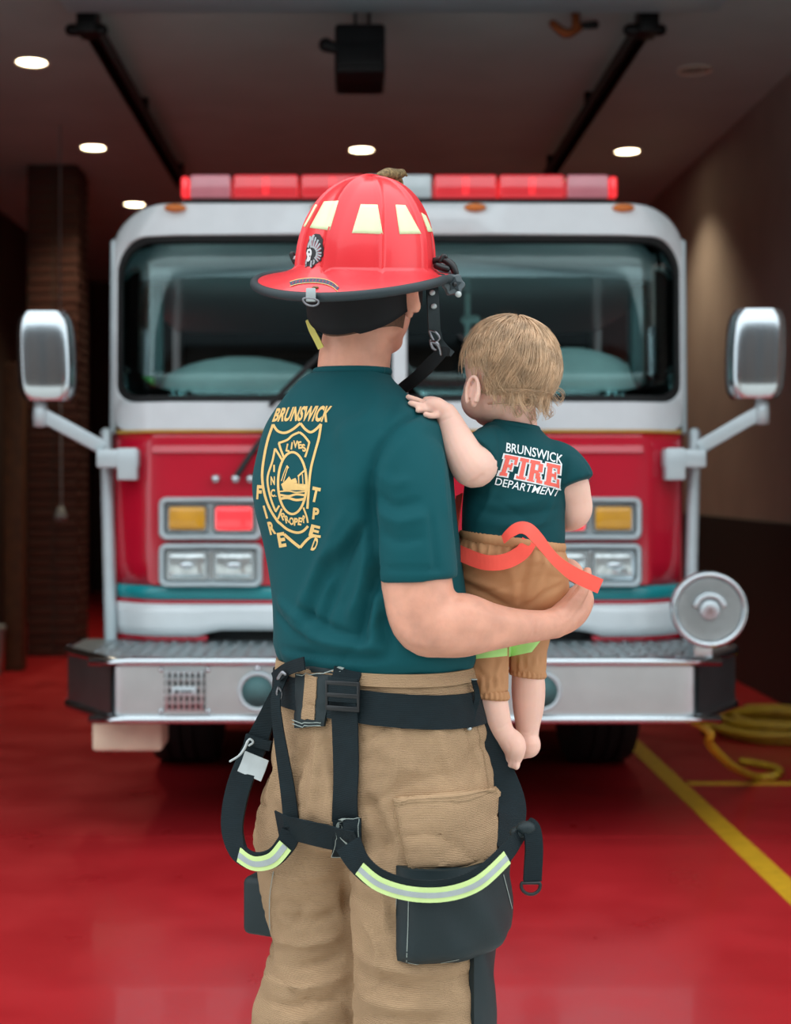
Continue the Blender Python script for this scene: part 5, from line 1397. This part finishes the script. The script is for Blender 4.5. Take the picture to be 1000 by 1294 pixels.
for tries in range(16000):
    if cnt >= 3600: break
    z = rnd.uniform(-1, 1); ph = rnd.uniform(0, 6.283); s = math.sqrt(1 - z * z)
    a, b, c = s * math.cos(ph) * EA[0], s * math.sin(ph) * EA[1], z * EA[2]
    if not hairline(a, b, c): continue
    p = HC + f_ * a + r_ * b + u_ * c
    clump = noise.noise(Vector((a, b, c)) * 17); cl2 = noise.noise(Vector((a, b, c)) * 14 + Vector((9, 3, 1)))
    lift = rnd.uniform(.0005, .006) + .005 * max(0, clump); pts = []
    L = rnd.uniform(.05, .11); st = L / 12
    away = (p - whorl); away -= u_ * away.dot(u_) * .2
    away = away.normalized() if away.length > 1e-4 else f_
    low = c < -.01
    curl = rnd.uniform(.3, 1.0)
    for k in range(13):
        q = shell(p, lift + .0005 * k)
        aa, bb, cc = loc(p)
        if not low or k < 2: pts.append(q)
        else:
            w = (k - 1) * .62 * (1 if clump > 0 else -1)
            pts.append(q + (r_ * math.sin(w + 5 * cl2) - f_ * abs(math.cos(w)) * .9) * (.0035 * curl * min(1, k / 6)) + (-f_) * (.0004 * k * curl))
        n = (q - HC).normalized()
        sw = n.cross(u_) * (.9 * clump + .22 * math.sin(3 * cc / .05 + 7 * cl2))
        d = away * max(0, .9 - .10 * k) - u_ * (.55 + .04 * k) + sw
        if cc < -.055: d = d * .25 + n.cross(u_) * (.8 if clump > 0 else -.8) + u_ * .25
        d = d - n * d.dot(n)
        p = q + d.normalized() * st
    if min(loc(q)[2] for q in pts) < -.088: continue
    # drop strands that would run over the bare face or ear
    a2, b2, c2 = loc(pts[-1])
    if a2 > .045 or (abs(b2) > .045 and a2 > -.036 and c2 < -.026): continue
    if abs(b2) > .05 and a2 > -.012 and c2 < -.020: continue
    add_strand(pts, rnd.uniform(.0005, .0010)); cnt += 1
# loose curls at the nape and side
for cx, cy, Y, rad, tw in [(700, 468, 2.50, .010, 1.2), (703, 500, 2.48, .011, 1.5), (692, 520, 2.47, .009, 1.3), (672, 526, 2.43, .009, 1.4), (650, 497, 2.385, .010, 1.6), (662, 508, 2.385, .011, 1.4), (680, 510, 2.41, .010, 1.5), (640, 488, 2.38, .009, 1.2), (655, 520, 2.41, .008, 1.2), (696, 484, 2.48, .009, 1.3)]:
    for m in range(11):
        j = lambda s: rnd.uniform(-s, s)
        c0 = P(cx - 8, cy - 26, Y) + Vector((j(.010), j(.008), j(.008))); pts = [c0]
        c1 = P(cx, cy, Y) + Vector((j(.005), j(.005), j(.005))); ra_ = rad * rnd.uniform(.6, 1.4)
        for k in range(1, 14):
            t = k / 13; an = math.pi * (1.0 + tw * t * 1.3)
            pts.append(c1 + Vector((math.cos(an) * ra_, .004 * t + j(.0006), math.sin(an) * ra_)) if k > 3 else c0.lerp(c1 + Vector((-ra_, 0, 0)), k / 4))
        add_strand(pts, .00055)
# soft wavy locks down to the nape
for m in range(70):
    th = rnd.uniform(-1.25, 1.15); c0z = rnd.uniform(-.062, -.035)
    dirb = -f_ * math.cos(th) + r_ * math.sin(th)
    base = shell(HC + dirb * .08 + u_ * c0z, .003); ln_ = rnd.uniform(.022, .046); ph = rnd.uniform(0, 6.28); am = rnd.uniform(.002, .006)
    tdir = dirb.cross(u_)
    for q in range(7):
        jt = Vector((rnd.uniform(-.0022, .0022), rnd.uniform(-.0022, .0022), rnd.uniform(-.0015, .0015)))
        pts = []
        for k in range(10):
            t = k / 9
            pts.append(base + jt * (1 + t) - u_ * (ln_ * t) - dirb * (.020 * t * (1 - .65 * t)) + tdir * (am * math.sin(ph + 5 * t) * t) + dirb * (am * .9 * (1 - math.cos(5 * t)) * t * .6))
        add_strand(pts, .00065)
# a few flyaway hairs on top
for k in range(6):
    p0 = P(620 + 8 * k, 405 + abs(k - 3) * 2, 2.43); add_strand([p0, p0 + Vector((-.006, -.003, .008)), p0 + Vector((-.014, -.004, .013 + .002 * k))], .0004)
strands = mk('strands', (SV, SF), 'hair_blond', hr); strands['kind'] = 'stuff'

# --- coral suspenders
N0 = Vector((0, -1, 0))
Q = lambda px, py, o=.006: hit(BP, px, py, o, 2.4)
ca = [P(581, 625, 2.47), P(577, 650, 2.455), P(574, 675, 2.44), P(573, 688, 2.42)]
strap('coral_strap', ca, .019, [Vector((-1, -.6, 0)), Vector((-.9, -.7, 0)), Vector((-.8, -.8, 0)), Vector((-.6, -1, 0))], bab, 'coral_web', .002, label='coral strap rising along the ribs')
cb = [Q(x, y) for x, y in ((580, 697), (590, 702), (615, 709), (640, 709), (657, 698), (668, 686))]
strap('coral_strap', [p for p, n in cb], .026, [n * .5 + N0 for p, n in cb], bab, 'coral_web', .002, label='coral strap across the seat of the pants')
cc_ = [P(636, 682, 2.368), P(644, 674, 2.358), P(656, 667, 2.35), P(668, 669, 2.345), P(680, 681, 2.345), P(692, 696, 2.345), P(706, 711, 2.345), P(728, 727, 2.35), P(759, 741, 2.355)]
strap('coral_strap', cc_, .022, [Vector((.1, -1, .9)), Vector((0, -1, .7)), Vector((.1, -1, .4)), Vector((.3, -1, .2)), Vector((.3, -1, 0)), Vector((.25, -1, 0)), Vector((.1, -1, 0)), Vector((0, -1, 0)), Vector((0, -1, 0))], bab, 'coral_web', .002,
      label='looped coral strap with a loose tail', widths=[.016, .018, .020, .022, .021, .018, .019, .024, .025])
# ================================================================== FIRE HELMET
mat('helmet_red', 'e8323a', .34, var=.04, scale=6, coat=.25, rvar=.05)
mat('helmet_trim', '1f2e33', .55, var=.06)
mat('lime_tape', 'e4f2c0', .5, var=.04, scale=40)
mat('liner_black', '0b1113', .9, var=.15, scale=30)
mat('bronze', '7d6a48', .45, .7, var=.6, scale=160, bump=1, bscale=240)
mat('sticker_black', '15161a', .5)
mat('sticker_grey', 'a9b0b4', .5)
mat('sticker_white', 'dfe3e4', .5)
mat('sticker_maroon', '9a2f46', .5)
mat('sticker_navy', '24405a', .4, var=.3, scale=160)
mat('strap_yellow', 'd8cf6a', .6)
mat('knob_grey', '566266', .45, var=.08)

ho = P(463, 343, 2.475)
f, r = rr(30); u = Vector((0, 0, 1))
q = Matrix.Rotation(math.radians(8), 3, r); f = q @ f; u = q @ u
q = Matrix.Rotation(math.radians(6), 3, f); r = q @ r; u = q @ u
hat_ = lambda a, b, c: ho + f * a + r * b + u * c
hel = empty('fire_helmet', tuple(ho), 'glossy red traditional fire helmet with lime patches worn by the man', 'helmet')

NT = 240
def brim_R(al):         # al measured from the rear
    c = math.cos(al); s = abs(math.sin(al))
    return .150 + .052 * max(0, c) ** 1.0 * (1 + .42 * s) + .022 * max(0, -c) ** 2
def brim_drop(al): return -.029 * max(0, math.cos(al)) ** 2 + .004 * max(0, -math.cos(al))
def crown_pt(al, t, off=0):
    """t 0 at the base, 1 at the apex"""
    n = 2.25; z = t; x = (max(0, 1 - z ** n)) ** (1 / n)
    rid = sum(math.exp(-((((al - k * math.pi / 4 + math.pi) % (2 * math.pi)) - math.pi) / (.030 + .10 * t ** 4)) ** 2) for k in range(8))
    strong = sum(math.exp(-((((al - k * math.pi / 4 + math.pi) % (2 * math.pi)) - math.pi) / (.10 + .16 * t ** 4)) ** 4) for k in (0, 4))
    lip = .0068 * rid * (1 - .5 * t ** 6) + .0045 * strong
    a = -(.134 + off) * math.cos(al) * x; b = (.113 + off) * math.sin(al) * x
    k = 1 + lip / .12
    return hat_(a * k + .012 * t ** 1.5, b * k, (.162 + off) * z + lip * .6 * t ** 3)
rings = []
ts = [1, .995, .985, .965, .94, .90, .85, .79, .72, .64, .55, .46, .36, .26, .16, .07, .015]
als = [2 * math.pi * j / NT for j in range(NT)]
for t in ts: rings.append([crown_pt(al, t) for al in als])
def brim_pt(al, s, dz=0):
    bx, by = -.134 * math.cos(al), .113 * math.sin(al); rb = math.hypot(bx, by); R = brim_R(al)
    ang = math.atan2(by, bx)
    rad = rb + .004 + (R - rb - .004) * s
    # direction blends from the crown's to the brim's own angle
    dx, dy = -math.cos(al), math.sin(al); L = math.hypot(dx * 1.0, dy * 1.0)
    ux, uy = bx / rb + (dx - bx / rb) * s, by / rb + (dy - by / rb) * s; l = math.hypot(ux, uy)
    z = brim_drop(al) * s ** 1.2 - .006 * s + .006 * (1 - s) ** 6 + dz
    return hat_(rad * ux / l, rad * uy / l, z)
for s in (0, .12, .28, .45, .62, .78, .9, 1.0): rings.append([brim_pt(al, s) for al in als])
for s in (1.0, .6, .2): rings.append([brim_pt(al, s, -.004) for al in als])
for t in (.1, .4, .7, .9, .98): rings.append([crown_pt(al, t, -.006) for al in als])
hv = loft(rings)
sheller = mk('shell', hv, 'helmet_red', hel, auto=45)
HT = BVHTree.FromPolygons([tuple(p) for p in hv[0]], hv[1])
et = [tuple(brim_pt(2 * math.pi * j / 72, 1.0, -.003)) + (.0078,) for j in range(72)]
mk('edge_trim', tube(et, n=12, sub=2, closed=True), 'helmet_trim', hel)
# reflective patches
for qd in (((392, 288), (417, 291), (428, 254), (410, 255)), ((445, 294.5), (484, 296), (477.5, 259), (456, 258.5)), ((505, 296), (532, 295.5), (512, 259.5), (500, 259)), ((541, 293), (546.5, 293), (538, 273), (532.5, 269)), ((384, 286), (386, 287), (401, 259), (399, 258.5))):
    mk('reflective_patch', patch(qd, HT, 8, 8, .0007, .0005, edge=lambda a, b: 1), 'lime_tape', hel)
# feathered head sticker
hx = lambda *pp: [(370 + .11594 * x, 240 + .11592 * y) for x, y in pp]
st = mk('sticker', blob(hx((250, 478), (300, 485), (335, 540), (330, 590), (345, 640), (335, 680), (340, 710), (315, 745), (318, 770), (280, 790), (240, 820), (205, 860), (190, 835), (160, 835), (140, 850), (138, 790), (155, 720), (150, 660), (165, 590), (190, 520)), HT, .0008), 'sticker_black', hel, label='small feather headdress sticker')
fe = []
fc = (215, 690)
for k in range(10):
    a = math.radians(100 - k * 16.5)
    p0 = (fc[0] + 45 * math.cos(a), fc[1] - 60 * math.sin(a)); p1 = (fc[0] + 108 * math.cos(a), fc[1] - (188 if a > 0 else 120) * math.sin(a))
    fe.append(stroke(hx(p0, ((p0[0] + p1[0]) / 2, (p0[1] + p1[1]) / 2), p1), 2.1, HT, .0013))
mk('sticker_feathers', cat_vf(*fe, stroke(hx((205, 560), (185, 590), (175, 630)), 2.6, HT, .0013), stroke(hx((240, 495), (215, 530), (195, 570)), 2.6, HT, .0013), stroke(hx((210, 770), (205, 810), (200, 845)), 2.0, HT, .0013), stroke(hx((160, 760), (152, 800), (146, 838)), 1.8, HT, .0013), stroke(hx((235, 760), (238, 790), (228, 815)), 1.8, HT, .0013)), 'sticker_grey', st)
mk('sticker_quills', cat_vf(*[stroke(hx((fc[0] + 70 * math.cos(a), fc[1] - 78 * math.sin(a)), (fc[0] + 105 * math.cos(a), fc[1] - 140 * math.sin(a))), .8, HT, .0018, sub=1) for a in [math.radians(85 - k * 18) for k in range(8)]]), 'sticker_maroon', st)
mk('sticker_face', blob(hx((170, 650), (200, 640), (215, 665), (215, 700), (205, 730), (200, 765), (175, 785), (160, 770), (168, 730), (158, 690)), HT, .0016), 'sticker_white', st)
mk('sticker_eye', cat_vf(blob(hx((180, 668), (198, 668), (198, 688), (182, 690)), HT, .0022), blob(hx((190, 720), (205, 715), (200, 735)), HT, .0022)), 'sticker_black', st)
# arched badge on the rear brim
ab = [(367, 359.5), (376, 356.8), (388, 355.2), (400, 355.0), (412, 356.8), (421, 360.5), (427.5, 366)]
bd = mk('brim_badge', stroke(ab, 5.2, HT, .0010), 'sticker_navy', hel, label='dark arched sticker on the rear brim')
mk('badge_edge', cat_vf(stroke([(x, y - 2.9) for x, y in ab], .7, HT, .0012), stroke([(x - .3, y + 2.9) for x, y in ab], .7, HT, .0012)), 'print_gold', bd)
mk('badge_marks', cat_vf(*[stroke([(370 + 4.2 * k, np.interp(370 + 4.2 * k, [p[0] for p in ab], [p[1] for p in ab]) + 1.3), (371 + 4.2 * k, np.interp(371 + 4.2 * k, [p[0] for p in ab], [p[1] for p in ab]) - 1.3)], 1.4, HT, .0014, sub=1) for k in range(14)]), 'sticker_maroon', bd)
mk('brim_stud', ellipsoid(hit(HT, 399, 364.5, .001)[0], (.006, .004, .003), I3, 12, 8), 'bronze', hel)
# hanging ring at the rear of the brim
e0 = P(393, 372, 2.285)
mk('ring_clip', xf(box(-.008, .008, -.004, .004, -.012, .010, .002), Matrix.Translation(e0)), 'stripe_silver', hel, auto=40)
dring = [tuple(P(393 + 10 * math.cos(t), 380 + (6.5 if math.sin(t) > 0 else 3) * math.sin(t) + 1.5 * math.cos(t), 2.282)) + (.0017,) for t in np.linspace(0, 2 * math.pi, 17)[:-1]]
mk('brim_ring', tube(dring, n=8, sub=2, closed=True), 'nickel', hel)
# black neck flap under the brim
fl_r = []
for i in range(9):
    row = []
    for j in range(41):
        th = math.radians(-112 + 224 * j / 40); k = i / 8
        cz = max(0, math.cos(th))
        zb = -.044 - .060 * cz ** 1.3 - (.012 if th > .4 else 0) * min(1, abs(th))
        zt = -.004
        zz = zt + (zb - zt) * k
        rad = 1.0 - .02 * k + .015 * math.sin(th * 9) * k * (1 - k)
        row.append(hat_(-.112 * math.cos(th) * rad - .002, .100 * math.sin(th) * rad, zz))
    fl_r.append(row)
V = [p for rw in fl_r for p in rw]; F = [(i * 41 + j, i * 41 + j + 1, (i + 1) * 41 + j + 1, (i + 1) * 41 + j) for i in range(8) for j in range(40)]
V2 = [p + (hat_(0, 0, -.05) - p).normalized() * .005 for p in V]; n0 = len(V)
F2 = [tuple(n0 + t for t in reversed(x)) for x in F]
rim = [(8 * 41 + j, 8 * 41 + j + 1, n0 + 8 * 41 + j + 1, n0 + 8 * 41 + j) for j in range(40)]
mk('neck_flap', (V + V2, F + F2 + [tuple(reversed(x)) for x in rim]), 'liner_black', hel)
# suspension band inside the crown
mk('head_band', loft([[hat_(-.112 * k * math.cos(a), .098 * k * math.sin(a), z) for a in np.linspace(0, 2 * math.pi, 40, endpoint=False)] for k, z in ((1, .03), (1.0, -.02), (.97, -.02), (.97, .03))], cap=False), 'liner_black', hel)
# chin strap
c1 = [P(545, 352, 2.43), P(547, 372, 2.425), P(548, 395, 2.425), P(549, 415, 2.43), P(552, 430, 2.435)]
cs = mk('chin_strap', ribbon(c1, .021, .004, Vector((.3, -1, 0)), 6), 'pocket_black', hel, auto=50, label='dark leather chin strap')
for y in (370, 387): mk('snap', ellipsoid(P(546.5 + (y - 370) * .12, y, 2.418), (.0052, .0035, .0048), I3, 12, 8), 'stripe_silver', cs)
mk('strap_web', ribbon([P(568, 446, 2.445), P(560, 445, 2.44), P(545, 459, 2.45), P(528, 476, 2.48), P(510, 490, 2.53), P(498, 500, 2.57)], .024, .003, Vector((-.3, -1, .25)), 6, [.012, .02, .024, .025, .025, .025]), 'liner_black', cs, auto=50)
mk('strap_tail', ribbon([P(553, 425, 2.44), P(558, 434, 2.45), P(566, 443, 2.455), P(572, 448, 2.455)], .012, .003, Vector((.4, -1, .2)), 5), 'pocket_black', cs, auto=50)
mk('buckle', cat_vf(tube([T4(543, 418, 2.425, .002), T4(551, 420, 2.42, .002), T4(556, 428, 2.42, .002), T4(549, 432, 2.42, .002)], n=8, sub=2, closed=True),
                    tube([T4(545, 432, 2.42, .003), T4(552, 434, 2.415, .004), T4(556, 442, 2.418, .003), T4(557, 448, 2.42, .0025)], n=8, sub=3), tube([T4(544, 430, 2.42, .002), T4(547, 440, 2.418, .003), T4(551, 442, 2.418, .002)], n=8, sub=2)), 'nickel', cs)
# yellow strap on the far side
mk('yellow_strap', ribbon([P(390, 404, 2.46), P(394, 416, 2.455), P(400, 428, 2.45), P(406, 440, 2.45)], .011, .003, Vector((-.4, -1, 0)), 5), 'strap_yellow', hel, auto=50)
# goggle mount and knob at the front of the brim
gm = cat_vf(tube([T4(548, 330, 2.46, .006), T4(560, 328, 2.455, .006), T4(571, 335, 2.45, .007), T4(576, 345, 2.448, .006)], n=10, sub=3), tube([T4(552, 336, 2.45, .006), T4(565, 340, 2.445, .006)], n=8, sub=2), tube([T4(556, 330, 2.45, .003), T4(561, 323, 2.45, .004), T4(564, 325, 2.45, .003)], n=8, sub=2), tube([T4(549, 352, 2.44, .008), T4(560, 351, 2.44, .007)], n=8, sub=2))
mk('goggle_mount', gm, 'plastic_black', hel)
kc = P(573.5, 360, 2.43); RK = frame_of(Vector((.1, -1, -.05)))
prof = []
krings = []
for rad, h in ((.0, -.012), (.013, -.012), (.018, -.008), (.0185, .002), (.016, .006), (.0, .007)):
    krings.append([kc + RK[2] * h + (RK[0] * math.cos(t) + RK[1] * math.sin(t)) * rad * (1 + .09 * math.cos(6 * t)) for t in np.linspace(0, 2 * math.pi, 48, endpoint=False)])
kn_ = mk('knob', loft(krings), 'knob_grey', hel, auto=50)
mk('knob_star', prism([((.0135 if k % 2 == 0 else .0065) * math.cos(k * math.pi / 5 + .3), (.0135 if k % 2 == 0 else .0065) * math.sin(k * math.pi / 5 + .3)) for k in range(10)], Matrix.Translation(kc + RK[2] * .005) @ Matrix(RK).transposed().to_4x4(), .004, .0006), 'helmet_trim', kn_, auto=30)
mk('knob_screw', ellipsoid(kc + RK[2] * .010, (.004, .003, .004), I3, 10, 8), 'plastic_black', kn_)
mk('knob_pin', ellipsoid(P(579.5, 372, 2.42), (.0055, .006, .0055), I3, 12, 8), 'label_grey', kn_)
mk('side_stud', ellipsoid(P(373, 327, 2.50), (.006, .006, .006), I3, 12, 8), 'label_grey', hel)
mk('side_hook', tube([T4(369, 321, 2.50, .005), T4(374, 331, 2.50, .006), T4(382, 334, 2.495, .005)], n=8, sub=2), 'plastic_black', hel)
# eagle ornament on the crest
g0 = P(497, 223, 2.52)
mk('eagle_ornament', cat_vf(tube([T4(480, 222, 2.49, .007), T4(490, 220, 2.51, .011), T4(500, 221, 2.53, .011), T4(508, 219, 2.545, .008)], n=12, sub=4), ellipsoid(P(507, 219, 2.545), (.009, .009, .008), I3, 14, 10),
   tube([T4(511, 219, 2.55, .004), T4(514, 222, 2.55, .002)], n=8, sub=3), tube([T4(502, 222, 2.53, .006), T4(506, 229, 2.54, .005), T4(508, 234, 2.54, .003)], n=8, sub=3), tube([T4(496, 222, 2.525, .006), T4(500, 230, 2.535, .007), T4(503, 238, 2.54, .006)], n=8, sub=3)), 'bronze', hel)
